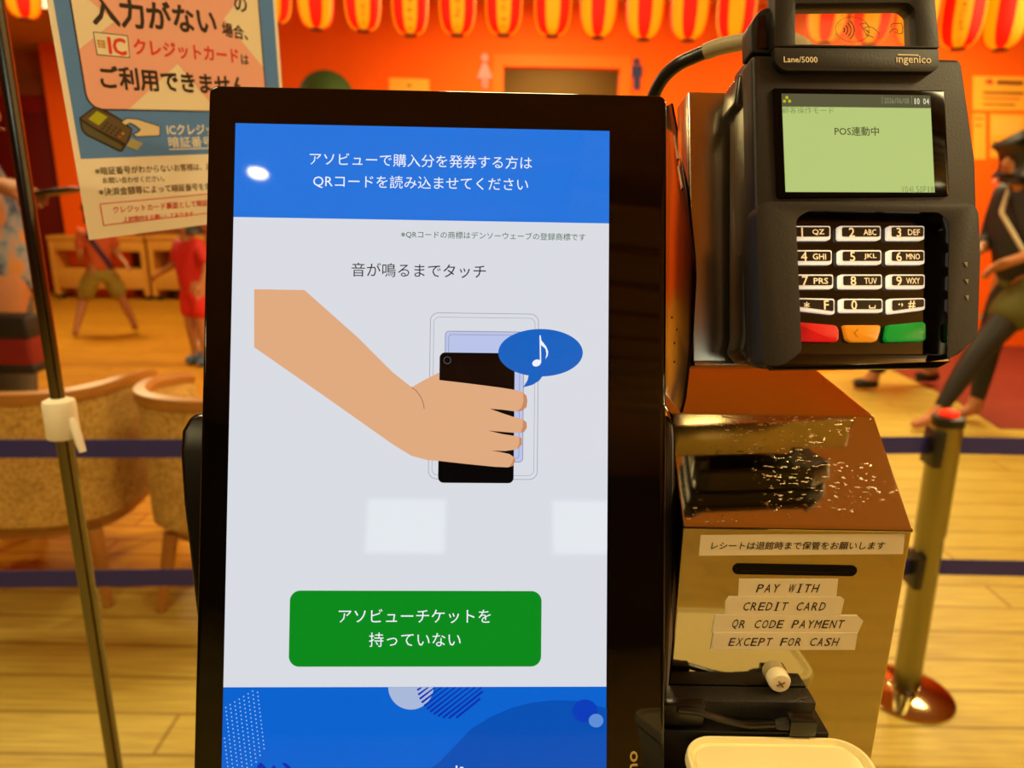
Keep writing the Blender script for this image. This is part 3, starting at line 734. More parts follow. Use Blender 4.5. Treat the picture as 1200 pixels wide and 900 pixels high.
KW = mat('key_white', '#f4efe4', 0.3, emit=0.5, ecol='#fff4e0'); KB = mat('key_black', '#0c0a07', 0.3); KT = mat('key_print', '#efd9ac', 0.5, emit=0.55, ecol='#ffe2ac')
ykb, ykt = yb - 0.0006, yb - 0.0036
cols_ = [(927, 973.5), (983, 1032.5), (1041, 1083.5)]
rows = [(264.5, 281), (293, 309.5), (321.5, 338), (350, 366)]
leg = [[('1', 'QZ'), ('2', 'ABC'), ('3', 'DEF')], [('4', 'GHI'), ('5', 'JKL'), ('6', 'MNO')], [('7', 'PRS'), ('8', 'TUV'), ('9', 'WXY')], [('*', 'F'), ('0', '_'), ('.,', '#')]]
for r_ in range(4):
    for c_ in range(3):
        x0, x1 = cols_[c_]; y0k, y1k = rows[r_]
        dx = (1.6 * r_, 0.7 * r_, 0.25 * r_)[c_]
        q = [(x0 + dx, y0k), (x1 + dx, y0k), (x1 + dx, y1k), (x0 + dx, y1k)]
        if r_ == 3 and c_ == 0: q = [(x0 + dx, y0k - 1), (x1 + dx, y0k), (x1 + dx, y1k + 2.5), (x0 + dx, y1k - 3)]
        if r_ == 3 and c_ == 2: q = [(x0 + dx, y0k), (x1 + dx, y0k - 1), (x1 + dx, y1k - 3), (x0 + dx, y1k + 2)]
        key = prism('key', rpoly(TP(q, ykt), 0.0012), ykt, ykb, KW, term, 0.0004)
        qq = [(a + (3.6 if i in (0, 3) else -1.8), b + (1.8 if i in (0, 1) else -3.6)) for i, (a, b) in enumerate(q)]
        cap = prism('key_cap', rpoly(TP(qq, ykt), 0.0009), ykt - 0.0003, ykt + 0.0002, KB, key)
        ym = (y0k + y1k) / 2 - 0.6; L0 = q[0][0]; yk = ykt - 0.0004
        lay = {(0, 0): ((937, 943), (952, 966)), (1, 0): ((938.5, 946), (952.5, 968)), (2, 0): ((940, 947), (953.5, 970.5)), (3, 0): ((942, 949), (966, 971))}
        if c_ == 0: (n0, n1), (t0, t1) = lay[(r_, 0)]
        elif c_ == 1: n0 = 995 + 0.9 * r_; n1 = n0 + 6.5; t0, t1 = (1012 + 0.5 * r_, 1027 + 0.3 * r_)
        else: n0 = 1050 + 0.1 * r_; n1 = n0 + 6.8; t0, t1 = (1062 if r_ else 1064, 1078)
        s1, s2 = leg[r_][c_]
        if (r_, c_) == (3, 2): n0, n1, t0, t1 = 1052.5, 1058.5, 1064, 1073
        a = TF.L(n0, ym, yk); b = TF.L(n1, ym, yk)
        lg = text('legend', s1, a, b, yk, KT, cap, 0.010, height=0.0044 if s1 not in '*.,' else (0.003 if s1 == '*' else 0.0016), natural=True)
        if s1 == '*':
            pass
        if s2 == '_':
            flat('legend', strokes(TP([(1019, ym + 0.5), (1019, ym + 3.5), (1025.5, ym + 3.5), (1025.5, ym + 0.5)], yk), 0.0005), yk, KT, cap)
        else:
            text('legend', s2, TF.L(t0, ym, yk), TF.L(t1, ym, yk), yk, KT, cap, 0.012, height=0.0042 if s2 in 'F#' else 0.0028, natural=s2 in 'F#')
for q, col, nm in (([(931, 377), (979, 381), (983, 386), (983, 398), (980, 401), (932, 400)], '#d01212', 'red'), ([(989, 381), (1031.5, 381), (1032, 386), (1028, 399), (1024, 401), (998, 401), (993, 398)], '#e8921a', 'orange'), ([(1041, 381), (1082, 377), (1085, 380), (1085, 397), (1082, 400), (1040, 401), (1038, 397)], '#0c9a38', 'green')):
    k_ = prism('key', rpoly(TP(q, ykt), 0.0009), ykt - 0.0002, ykb, mat('key_' + nm, col, 0.3, emit=0.25), term, 0.0005)
    k_['label'] = {'red': 'red cancel key', 'orange': 'orange key', 'green': 'green enter key'}[nm]
    if nm == 'orange':
        flat('legend', strokes(TP([(1005, 386), (1001, 390.5), (1005, 395)], ykt - 0.0002), 0.0004), ykt - 0.0003, mat('arrow_print', '#a8640e', 0.5), k_)
rebase(term, (0.036, 0.03, TF.L(1000, 432, yb)[1]))

# cable into the terminal's back
cb = empty('terminal_cable', at(765, 120, 0.47), 'thick black cable in grey sleeve looping from monitor to card terminal', 'cable')
oc = cb.matrix_world.translation.copy()
p1 = [at(757, 150, 0.47), at(764, 118, 0.465), at(776, 93, 0.455), at(794, 76, 0.445), at(812, 67, 0.44), at(829, 60, 0.435)]
tube('black_cable', [p - oc for p in p1], 0.0042, mat('cable_black', '#14130f', 0.35), cb, 14, 6)
p2 = [at(827, 60.7, 0.4355), at(842, 55, 0.43), at(860, 51, 0.425), at(885, 47, 0.42), at(912, 44, 0.415), at(935, 52, 0.41), at(948, 62, 0.402)]
tube('grey_sleeve', [p - oc for p in p2], 0.0049, mat('sleeve_grey', '#a89f7c', 0.5), cb, 14, 6)

# ================================================================== POSTER AND ITS STAND
PF = Fr((-0.3544, 0.6013, 1.3565), (0.5059, 0.8585, 0.0841), (-0.8623, 0.5006, 0.0762))
post = empty('notice_poster', PF.M, 'laminated blue and cream notice with pink cross hanging beside the monitor', 'poster')
PW, PH = 0.221, 0.297
SH_ = mat('poster_sheet', '#f2eede', 0.3, coat=0.5)
prism('sheet', [(0, 0), (PW, 0), (PW, PH), (0, PH)], 0.0, 0.0008, SH_, post)
def pflat(name, polys, lay, m, px=True): return flat(name, [PF.P(p) if px else p for p in polys], -0.0001 * lay, m, post)
PINK = mat('poster_pink', '#f0b6a8', 0.35, coat=0.4); PBL = mat('poster_blue', '#558cdc', 0.35, coat=0.4); PCR = mat('poster_cream', '#f0e8ce', 0.35, coat=0.4)
PDK = mat('poster_dark', '#33240f', 0.4); PRD = mat('poster_red', '#e03a20', 0.4)
zb0 = PF.L(90, 186.5)[1]
flat('blue_field', [[(0.0045, zb0), (PW - 0.004, zb0), (PW - 0.004, PH - 0.003), (0.0045, PH - 0.003)]], -0.0001, PBL, post)
cx0 = PF.L(82, 0)[0]; cx1 = PF.L(304, 20)[0]; cz0 = PF.L(160, 129)[1]
panel = rrect(cx0, cz0, cx1, PH - 0.014, 0.012, 8)
flat('cream_panel', [panel], -0.0002, PCR, post)
def clampP(pts):
    out = []
    for a, b in pts:
        x, z = PF.L(a, b); out.append((min(max(x, cx0 + 0.0003), cx1 - 0.0003), min(max(z, cz0 + 0.0002), PH - 0.015)))
    return out
c1 = PF.L(134, 25); c2 = PF.L(208, 75); c3 = PF.L(262, 22); ctr = ((c1[0] + c3[0]) / 2 , c1[1] + 0.01)
cross = [(cx0, PF.L(87, 58)[1]), (cx0, cz0 + 0.012), (cx0 + 0.004, cz0 + 0.003), (cx0 + 0.012, cz0), (PF.L(150, 129)[0], cz0), c2, (PF.L(255, 132)[0], cz0), (cx1 - 0.012, cz0), (cx1 - 0.004, cz0 + 0.003), (cx1, cz0 + 0.012), (cx1, PF.L(308, 80)[1]), c3, (cx1, c3[1] + (c3[1] - PF.L(308, 80)[1])), (cx1, PH - 0.03), (cx1 - 0.05, PH - 0.0145), (c2[0], c1[1] + 0.055), (cx0 + 0.05, PH - 0.0145), (cx0, PH - 0.03), (cx0, c1[1] + (c1[1] - PF.L(87, 58)[1])), c1]
flat('pink_cross', [cross], -0.0003, PINK, post)
flat('panel_outline', strokes(panel, 0.0012, True), -0.0004, PDK, post)
def ptext(s, l, r, yl_, yr_, m, bold=0.0, lay=5, name='text_line', hs=1.0):
    return text(name, s, PF.L(l, yl_), PF.L(r, yr_), -0.0001 * lay, m, post, bold, 0, hs)
HALO = mat('poster_halo', '#efe3bb', 0.4)
ptext('暗証番号', 118, 246, -46, -21, PDK, 0.03)
ptext('の', 274, 289, 4, 5.5, PDK, 0.02)
ptext('入力がない', 105.5, 253, 10, 26, PDK, 0.03)
ptext('場合、', 259.5, 290, 34, 39.5, PDK, 0.02)
flat('chip_frame', [PF.P([(109, 37.5), (149, 42), (151.5, 67.5), (113.5, 64)])], -0.00045, PCR, post)
flat('chip_outline', strokes(PF.P([(109, 37.5), (149, 42), (151.5, 67.5), (113.5, 64)]), 0.0006, True), -0.0005, PDK, post)
flat('chip_icon', [PF.P([(113, 46.5), (122.5, 47.5), (123.5, 56.5), (114.5, 55.5)])], -0.0006, mat('poster_gold', '#c58a18', 0.4), post)
flat('chip_lines', strokes(PF.P([(113, 49.5), (123, 50.5)]), 0.0004) + strokes(PF.P([(114, 53), (123.5, 54)]), 0.0004) + strokes(PF.P([(117, 47), (118, 56)]), 0.0004), -0.0007, PCR, post)
ptext('IC', 126, 147.5, 53, 55.5, PRD, 0.035, 6)
ptext('クレジットカード', 156, 279, 54.5, 66, PRD, 0.03)
ptext('は', 282, 291, 69.5, 70.3, PDK, 0.02)
ptext('ご利用できません', 116.5, 288, 90, 101, PDK, 0.03)
BWH = mat('poster_pale_ink', '#f4f2e0', 0.4)
ptext('ICクレジットカードの', 195, 300, 152, 152, BWH, 0.02)
ptext('暗証番号の入力が', 197, 296, 166.5, 165.5, BWH, 0.008, hs=0.82)
flat('wavy_rule', strokes(PF.P([(198, 175), (300, 172)]), 0.0009), -0.0005, BWH, post)
PGR = mat('poster_grey_ink', '#66563a', 0.4)
ptext('※暗証番号がわからないお客様は、お持ちの', 111, 268, 200.5, 194, PGR, 0.006)
ptext('お問い合わせください。', 120, 192, 211.5, 209, PGR, 0.006)
ptext('※決済金額等によって暗証番号を求められ', 115.5, 268, 225, 217, PGR, 0.006)
fr_ = PF.P([(117, 239), (262, 229), (262, 250), (122, 264)])
fr_ = [(fr_[0][0], fr_[0][1]), (PW - 0.02, fr_[0][1]), (PW - 0.02, fr_[3][1]), (fr_[0][0], fr_[3][1])]
flat('red_frame', strokes(fr_, 0.0006, True), -0.0005, PRD, post)
ptext('クレジットカード裏面として暗証番号の', 132, 262, 246, 236, PRD, 0.006)
ptext('上記案内をお願いしております', 144, 226, 257, 250.5, PRD, 0.006)
# printed drawing of a terminal, a card and a hand
pflat('drawn_terminal', [[(92.5, 138), (108, 126), (114, 125.5), (124, 129), (141, 139), (155, 151), (153, 160), (148, 170), (143, 177.5), (139, 177.5), (110, 163), (101, 159), (95, 152)]], 5, PDK)
pflat('drawn_side', [[(94.5, 142), (110, 152), (143, 171), (141, 176), (110, 161), (102, 157.5), (96.5, 151)]], 6, mat('poster_olive', '#56573c', 0.4))
pflat('drawn_top', [[(94.5, 138.5), (109, 128), (114, 127.5), (140, 141), (153, 152), (147, 168), (110, 149)]], 6, mat('poster_grey', '#5d5238', 0.4))
pflat('drawn_screen', [[(103, 139.5), (113, 130), (125.5, 137), (115, 147)]], 7, mat('poster_lime', '#a9b415', 0.4))
kd = []
for i in range(4):
    for j in range(4): kd.append(ell(122 + i * 5.0 - j * 2.6 + 3, 144.5 + i * 2.6 + j * 3.0, 1.6, 1.2, 10))
pflat('drawn_keys', kd, 7, PDK)
pflat('drawn_red_key', [ell(139.5, 160.5, 1.4, 1.1, 10)], 8, PRD); pflat('drawn_yellow_key', [ell(143.5, 156.5, 1.8, 1.5, 10)], 8, mat('poster_gold', '#c58a18'))
pflat('drawn_card', [[(153, 162), (167, 168), (160, 176), (147.5, 171)]], 7, mat('poster_card', '#a9a878', 0.4))
pflat('drawn_hand', [[(141.5, 143), (148, 138.5), (160, 139.5), (187, 148), (186.5, 159), (160, 160), (155, 157), (160, 155.5), (164, 152), (158, 147), (152, 144), (146, 147)]], 7, mat('poster_hand', '#ddd0ac', 0.4))
pflat('drawn_hand_line', [q for q in strokes([(141.5, 143), (148, 138.5), (160, 139.5), (187, 148), (186.5, 159), (160, 160), (155, 157), (160, 155.5), (164, 152), (158, 147), (152, 144), (146, 147)], 0.9, True)], 8, PDK)
rebase(post, (PW / 2, 0, 0))

stand = empty('pole_stand', (-0.4709, 0.7057, 0), 'thin telescopic steel pole with white plastic clamp left of the notice', 'pole stand')
def zpole(py): 
    lo, hi = 0.3, 1.9
    for _ in range(40):
        z = (lo + hi) / 2; q = R.transposed() @ (Vector((-0.4709, 0.7057, z)) - CAM)
        if q.y / q.z * F + 450 > py: lo = z
        else: hi = z
    return z
zc0, zc1 = zpole(512), zpole(466)
POLE = mat('pole_steel', '#77756a', 0.16, 1.0)
lathe('lower_tube', [(0.0, 0.02), (0.0082, 0.02), (0.0082, zc0 + 0.004), (0, zc0 + 0.004)], POLE, stand, 24)
lathe('upper_tube', [(0.0, zc0), (0.0068, zc0), (0.0068, 1.76), (0, 1.76)], POLE, stand, 24)
lathe('clamp', [(0.0068, zc0), (0.0150, zc0), (0.0156, zc0 + 0.001), (0.0156, zc1 - 0.006), (0.0148, zc1 - 0.003), (0.0085, zc1), (0.0068, zc1)], WHITEPL, stand, 32)
lv = [Vector((0.013, -0.004, zc0 + 0.022)), Vector((0.0175, -0.006, zc0 + 0.01)), Vector((0.021, -0.008, zc0 - 0.004)), Vector((0.0235, -0.009, zc0 - 0.013))]
tube('clamp_lever', lv, [0.004, 0.0045, 0.0042, 0.0035], WHITEPL, stand, 12)
lathe('base', [(0, 0.0), (0.15, 0.0), (0.15, 0.006), (0.02, 0.016), (0.012, 0.03), (0, 0.03)], POLE, stand, 40)
pt = PF.o + PF.x * (PW / 2) + PF.z * PH - Vector((-0.4709, 0.7057, 0))
tube('arm', [Vector((0, 0, 1.75)), pt + Vector((0, 0, 0.10)), pt + Vector((0, 0, 0.02))], 0.004, POLE, stand, 12)
box('clip', pt.x - 0.012, pt.x + 0.012, pt.y - 0.012, pt.y + 0.012, pt.z + 0.001, pt.z + 0.022, WHITEPL, stand, 0.003)

# ================================================================== BARRIER POSTS WITH BELTS
NAVY = mat('belt_navy', '#2a2870', 0.7, noise=0.1, nscale=200)
POSTM = mat('post_brass_steel', '#8f8a62', 0.28, 1.0)
def stanchion(base, lean, belts_to, label, full=True):
    root = empty('belt_barrier_post', base, label, 'barrier post', 'belt barrier posts')
    ax = Vector((lean, 0, 0.85)).normalized()
    Mx = Vector((0, 0, 1)).rotation_difference(ax).to_matrix().to_4x4()
    lathe('base', [(0, 0), (0.128, 0), (0.13, 0.006), (0.12, 0.012), (0.04, 0.02), (0.036, 0.03), (0, 0.03)], mat('base_steel', '#b9a878', 0.12, 1.0), root, 48)
    lathe('tube', [(0, 0.03), (0.036, 0.03), (0.036, 0.515), (0.039, 0.52), (0.039, 0.83), (0, 0.83)], POSTM, root, 36, M=Mx)
    lathe('cap', [(0.040, 0.83), (0.040, 0.852), (0.03, 0.856), (0, 0.856)], BLK, root, 36, M=Mx)
    lathe('red_button', [(0.0, 0.856), (0.024, 0.856), (0.024, 0.864), (0.012, 0.872), (0, 0.874)], mat('red_button', '#ff2a10', 0.4, emit=0.5), root, 24, M=Mx)
    for zc in (0.773, 0.413):
        c = ax * zc
        bm = bmesh.new(); add_box(bm, c.x - 0.043, c.x - 0.018, c.y - 0.036, c.y + 0.03, zc - 0.055, zc + 0.045)
        bmesh.ops.recalc_face_normals(bm, faces=bm.faces[:]); bev(bm, 0.005, 2)
        finish('belt_slot', bm, BLK, root)
        for dst in belts_to:
            d = Vector(dst) - Vector(base); d.z = 0
            st_ = c + d.normalized() * 0.036; en = d + Vector((0, 0, zc)) - d.normalized() * 0.06
            nrm = Vector((-d.y, d.x, 0)).normalized() * 0.0012
            bm = bmesh.new(); rings = []
            for k in range(13):
                p = st_.lerp(en, k / 12); sag = -0.004 * 4 * (k / 12) * (1 - k / 12)
                rings.append([bm.verts.new(p + Vector((0, 0, sag)) + s * nrm + Vector((0, 0, h))) for s, h in ((-1, -0.024), (1, -0.024), (1, 0.024), (-1, 0.024))])
            for a, b in zip(rings, rings[1:]):
                for k in range(4): bm.faces.new((a[k], a[(k + 1) % 4], b[(k + 1) % 4], b[k]))
            bm.faces.new(rings[0]); bm.faces.new(rings[-1])
            finish('belt', bm, NAVY, root)
    return root
sb_ = atz(1060, 812, 0)
S0 = (sb_.x, sb_.y, 0); SL = (-2.05, 1.60, 0); SR = (3.3, sb_.y + 0.02, 0)
stanchion(S0, -0.02, [SL, SR], 'steel belt barrier post with red button right of the payment box')
stanchion(SL, 0.0, [], 'steel belt barrier post outside the frame at the left end of the navy belts')
stanchion(SR, 0.0, [], 'steel belt barrier post outside the frame at the right end of the navy belts')

# ================================================================== TUB CHAIRS
FABRIC = None
def fabric():
    M = bpy.data.materials.new('floral_fabric'); M.use_nodes = True; nt = M.node_tree; b = nt.nodes['Principled BSDF']
    tc = nt.nodes.new('ShaderNodeTexCoord'); vo = nt.nodes.new('ShaderNodeTexVoronoi'); vo.inputs['Scale'].default_value = 22
    nz = nt.nodes.new('ShaderNodeTexNoise'); nz.inputs['Scale'].default_value = 30
    mxv = nt.nodes.new('ShaderNodeMix'); mxv.data_type = 'RGBA'; mxv.inputs[0].default_value = 0.25
    nt.links.new(tc.outputs['Object'], mxv.inputs[6]); nt.links.new(nz.outputs['Color'], mxv.inputs[7]); nt.links.new(mxv.outputs[2], vo.inputs['Vector'])
    cr = nt.nodes.new('ShaderNodeValToRGB'); e = cr.color_ramp.elements
    e[0].position = 0.15; e[0].color = lin('#a8802e'); e[1].position = 0.5; e[1].color = lin('#c9a252')
    n = e.new(0.32); n.color = lin('#8a6420')
    nt.links.new(vo.outputs['Distance'], cr.inputs[0]); nt.links.new(cr.outputs[0], b.inputs['Base Color']); b.inputs['Roughness'].default_value = 0.9
    return M
FABRIC = fabric()
CHW = mat('chair_wood', '#a8702a', 0.35, noise=0.15, nscale=9, stretch=(1, 1, 6))
def sup(t, a, b, e=3.0):
    c, s = math.cos(t), math.sin(t)
    return (a * math.copysign(abs(c) ** (2 / e), c), b * math.copysign(abs(s) ** (2 / e), s))
def chair(loc, rz, label):
    root = empty('tub_chair', Matrix.Translation(loc) @ Matrix.Rotation(rz, 4, 'Z'), label, 'armchair', 'round-backed upholstered armchairs')
    N = 40; A0, A1 = math.radians(165), math.radians(375)       # back towards -y
    def shell(name, prof, m, parent=root):
        bm = bmesh.new(); rings = []
        for k in range(N + 1):
            t = A0 + (A1 - A0) * k / N
            drop = 0.10 * max(0, math.sin(t) + 0.15) ** 1.0 if math.sin(t) > -0.15 else 0
            ring = []
            for (rr, z) in prof:
                x, y = sup(t, 0.33 + rr, 0.34 + rr); ring.append(bm.verts.new((x, y, z - (drop if z > 0.5 else 0))))
            rings.append(ring)
        n = len(prof)
        for a, b in zip(rings, rings[1:]):
            for k in range(n): bm.faces.new((a[k], a[(k + 1) % n], b[(k + 1) % n], b[k]))
        bm.faces.new(rings[0]); bm.faces.new(rings[-1])
        return finish(name, bm, m, parent)
    shell('back_panel', [(-0.07, 0.42), (-0.035, 0.30), (-0.005, 0.32), (0.0, 0.55), (0.0, 0.735), (-0.028, 0.735), (-0.06, 0.6)], FABRIC)
    shell('top_rail', [(-0.03, 0.735), (0.006, 0.735), (0.010, 0.745), (0.006, 0.772), (-0.024, 0.775), (-0.034, 0.76)], CHW)
    bm = bmesh.new(); P = [sup(2 * math.pi * k / 40, 0.255, 0.27) for k in range(40)]
    prev = None; rings = []
    for s, z in ((0.92, 0.30), (1.0, 0.32), (1.0, 0.40), (0.94, 0.435), (0.7, 0.45)): rings.append([bm.verts.new((x * s, y * s + 0.02, z)) for x, y in P])
    for a, b in zip(rings, rings[1:]):
        for k in range(40): bm.faces.new((a[k], a[(k + 1) % 40], b[(k + 1) % 40], b[k]))
    bm.faces.new(rings[0]); bm.faces.new(rings[-1]); finish('seat', bm, FABRIC, root)
    bm = bmesh.new(); rings = []
    for s, z in ((0.98, 0.255), (1.0, 0.26), (1.0, 0.298), (0.98, 0.30)): rings.append([bm.verts.new((x * s * 1.12, y * s * 1.1 + 0.01, z)) for x, y in P])
    for a, b in zip(rings, rings[1:]):
        for k in range(40): bm.faces.new((a[k], a[(k + 1) % 40], b[(k + 1) % 40], b[k]))
    bm.faces.new(rings[0]); bm.faces.new(rings[-1]); finish('seat_rail', bm, CHW, root)
    for sx in (-1, 1):
        for sy in (-1, 1):
            tube('leg', [(sx * 0.225, sy * 0.235, 0.27), (sx * 0.245, sy * 0.26, 0.12), (sx * 0.262, sy * 0.29, 0.0)], [0.026, 0.021, 0.015], CHW, root, 10)
    return root
chair((-1.66, 2.43, 0.003), math.radians(4), 'floral armchair with curved wooden rim behind the white pole clamp')
chair((-0.90, 2.40, 0.003), math.radians(-5), 'floral armchair with curved wooden rim half hidden by the monitor edge')

# ================================================================== LANTERNS
LRED = mat('lantern_red', '#c80e00', 0.8, emit=0.75, ecol='#ff0a00'); LYEL = mat('lantern_yellow', '#c87c08', 0.8, emit=0.62, ecol='#ffa400')
LCAP = mat('lantern_cap', '#6a0d04', 0.6)
INKL = mat('lantern_ink', '#8a4a08', 0.7)
def lantern(px, py, Y, turn, writing, label):
    p = aty(px, py, Y)
    r0, h = 0.104, 0.43
    root = empty('paper_lantern', Matrix.Translation(p) @ Matrix.Rotation(turn, 4, 'Z'), label, 'lantern', 'paper lanterns under the ceiling')
    prof = [(0.035, 0.0)]
    n = 30
    for i in range(n + 1):
        t = i / n; e = 2 * t - 1
        r_ = 0.04 + (r0 - 0.04) * (1 - abs(e) ** 3.4) ** 0.5 + (0.0012 if i % 2 else 0)
        prof.append((r_, h * t + 0.002))
    prof.append((0.035, h + 0.004))
    bm = bmesh.new(); fs = add_lathe(bm, prof, 48)
    for f, k in fs: f.material_index = (k // 6) % 2
    body_ = finish('paper_body', bm, None, root, mats=[LRED, LYEL], angle=1.2)
    lathe('bottom_cap', [(0, -0.008), (0.036, -0.008), (0.038, 0.0), (0.036, 0.008), (0, 0.008)], LCAP, root, 24)
    lathe('top_cap', [(0, h - 0.004), (0.038, h - 0.004), (0.04, h + 0.004), (0.036, h + 0.012), (0, h + 0.012)], LCAP, root, 24)
    tube('cord', [(0, 0, h + 0.01), (0, 0, CEIL - p.z)], 0.002, mat('cord_brown', '#3a2410', 0.8), root, 6)
    if writing:                                   # rows of unreadable brush marks on one yellow stripe
        bm = bmesh.new(); rnd = random.Random(int(px))
        ang = math.radians(-90) - turn + math.radians(3 if turn else 0)
        kk = round((ang / (2 * math.pi) * 48 - 9) / 12) * 12 + 9
        a0 = kk / 48 * 2 * math.pi
        for j in range(9):
            z = 0.03 + j * 0.042
            t = z / h; r_ = 0.04 + (r0 - 0.04) * (1 - abs(2 * t - 1) ** 3.4) ** 0.5 + 0.0025
            for s in range(3):
                a1 = a0 + rnd.uniform(-0.16, 0.0); a2 = a0 + rnd.uniform(0.02, 0.16); zz = z + rnd.uniform(-0.013, 0.013); z2 = zz + rnd.uniform(-0.01, 0.01)
                p0 = Vector((r_ * math.cos(a1), r_ * math.sin(a1), zz)); p1_ = Vector((r_ * math.cos(a2), r_ * math.sin(a2), z2))
                add_tube(bm, [p0, (p0 + p1_) / 2 * 1.01, p1_], 0.0022, 5)
        finish('brush_marks', bm, INKL, body_)
    return root
LN = [(30, 22, 4.8, 1, 0, 'beside the thin steel pole'), (322, 27, 4.6, 0, 0, 'touching the upper right edge of the notice'), (371, 34, 4.55, 1, 0, 'over the green dome'),
      (426, 36, 4.52, 0, 1, 'second to the right of the green dome'), (481, 41, 4.5, 0, 1, 'over the yellow notice paper'), (536, 41, 4.47, 0, 1, 'left of the pink restroom sign'),
      (590, 41, 4.44, 0, 1, 'above the left jamb of the dark doorway'), (647, 42, 4.42, 0, 0, 'above the left half of the dark doorway'), (700, 44, 4.4, 1, 0, 'above the right half of the dark doorway'),
      (754, 46, 4.38, 1, 0, 'above the navy restroom sign'), (806, 47, 4.35, 1, 0, 'above the grey cable sleeve'), (860, 49, 4.32, 0, 0, 'just left of the card terminal'),
      (966, 50, 4.28, 1, 1, 'seen at the left of the clear terminal window'), (1018, 52, 4.25, 0, 0, 'seen in the middle of the clear terminal window'), (1070, 54, 4.22, 1, 0, 'half hidden by the right arm of the terminal arch'),
      (1122, 57, 4.2, 0, 1, 'just right of the card terminal arch'), (1172, 58, 4.18, 1, 0, 'above the notices on the orange wall'), (1224, 59, 4.16, 0, 0, 'cut by the right edge of the photo')]
for px, py, Y, ph, wr, wh in LN:
    az = math.atan2(*(aty(px, py, Y) - CAM).xy)
    lantern(px, py, Y, -az + (math.pi / 8) + (math.pi / 4 if ph else 0) - math.pi / 4 * 0, wr, 'red and yellow striped paper lantern ' + wh)

# ================================================================== BACK WALL FITTINGS
def wallpoly(name, polys, Y, th, m, label=None, cat=None, group=None, parent=None):
    bm = bmesh.new()
    for p in polys:
        q = [aty(a, b, Y) for a, b in p]; add_prism(bm, [(v.x, v.z) for v in q], Y - th, Y)
    o = finish(name, bm, m, parent, smooth=False)
    return tag(o, label, cat, group)
PKS = mat('sign_pink', '#f08a8a', 0.5); NVS = mat('sign_navy', '#1c2a5c', 0.5)
wallpoly('restroom_sign', [ell(568, 68, 4.2, 4.8, 16), [(566, 74), (570, 74), (577, 92), (559, 92)], [(565, 92), (567.5, 92), (567.5, 104), (565, 104)], [(569, 92), (571.5, 92), (571.5, 104), (569, 104)]], YW - 0.001, 0.02, PKS, 'pink woman pictogram on the orange wall left of the doorway', 'restroom sign', 'restroom pictograms')
wallpoly('restroom_sign', [ell(746, 72, 3.4, 3.8, 16), [(740, 77), (752, 77), (752, 90), (749.5, 90), (749.5, 105), (742.5, 105), (742.5, 90), (740, 90)]], YW - 0.001, 0.02, NVS, 'navy man pictogram on the orange wall right of the doorway', 'restroom sign', 'restroom pictograms')
NOTE = mat('notice_paper', '#ffae30', 0.6); NINK = mat('notice_ink', '#7a3c0a', 0.6); NPALE = mat('notice_pale', '#ffb84a', 0.6)
def notice(corners, label, lines=(), m=NOTE):
    o = wallpoly('wall_notice', [corners], YW - 0.002, 0.004, m, label, 'notice', 'paper notices on the orange wall')
    for q, mm in lines: wallpoly('printed_line', [q], YW - 0.007, 0.001, mm, parent=o)
notice([(456, 91), (503, 93), (503, 150), (456, 150)], 'plain yellow paper notice showing above the monitor on the orange wall', [([(477, 99), (482, 99), (482, 101.5), (477, 101.5)], NINK)])
notice([(1140, 89), (1206, 90), (1206, 130), (1140, 129)], 'amber notice with dark heading lines right of the card terminal',
       [([(1154, 94), (1162, 92), (1165, 99), (1156, 99)], mat('notice_red', '#c84818', 0.6)), ([(1168, 94), (1199, 95), (1199, 100), (1168, 99)], NINK), ([(1152, 107), (1200, 108), (1200, 111), (1152, 110)], NINK), ([(1152, 114), (1196, 115), (1196, 117), (1152, 116)], mat('notice_red', '#c84818')), ([(1152, 121), (1190, 122), (1190, 124), (1152, 123)], NINK)])
notice([(1140, 133), (1155, 133), (1155, 187), (1140, 187)], 'narrow amber paper slip under the headed notice', [([(1142, 138), (1153, 138), (1153, 140), (1142, 140)], mat('notice_red', '#c84818')), ([(1142, 146), (1151, 146), (1151, 148), (1142, 148)], mat('notice_red', '#c84818'))])
notice([(1160, 133), (1206, 134), (1206, 185), (1160, 185)], 'amber notice with paler picture block beside the narrow slip', [([(1164, 138), (1198, 139), (1194, 160), (1162, 158)], NPALE), ([(1163, 166), (1190, 166), (1190, 168), (1163, 168)], NINK)])
# green dome: rounded shrub in a pot at the wall
g0 = aty(382, 96, 6.5)
gs = empty('round_shrub', (g0.x, 6.5, 0), 'dark green rounded shrub top just above the monitor before the orange wall', 'shrub')
GR = mat('shrub_green', '#2c4a0c', 0.8, noise=0.4, nscale=40, bump=0.4)
rg = 0.24; gz = aty(382, 82, 6.5).z - rg
lathe('foliage', [(0, gz - 1.0), (rg * 0.8, gz - 0.95), (rg, gz - 0.6)] + [(rg * math.cos(math.radians(a)), gz + rg * math.sin(math.radians(a))) for a in range(0, 90, 9)] + [(0, gz + rg)], GR, gs, 32)
lathe('pot', [(0, 0), (0.16, 0), (0.2, gz - 1.0), (0.0, gz - 1.0)], mat('pot_brown', '#4a2a10', 0.6), gs, 32)
lathe('trunk', [(0, gz - 1.02), (0.05, gz - 1.02), (0.05, gz - 0.9), (0, gz - 0.9)], mat('pot_brown', '#4a2a10'), gs, 12)

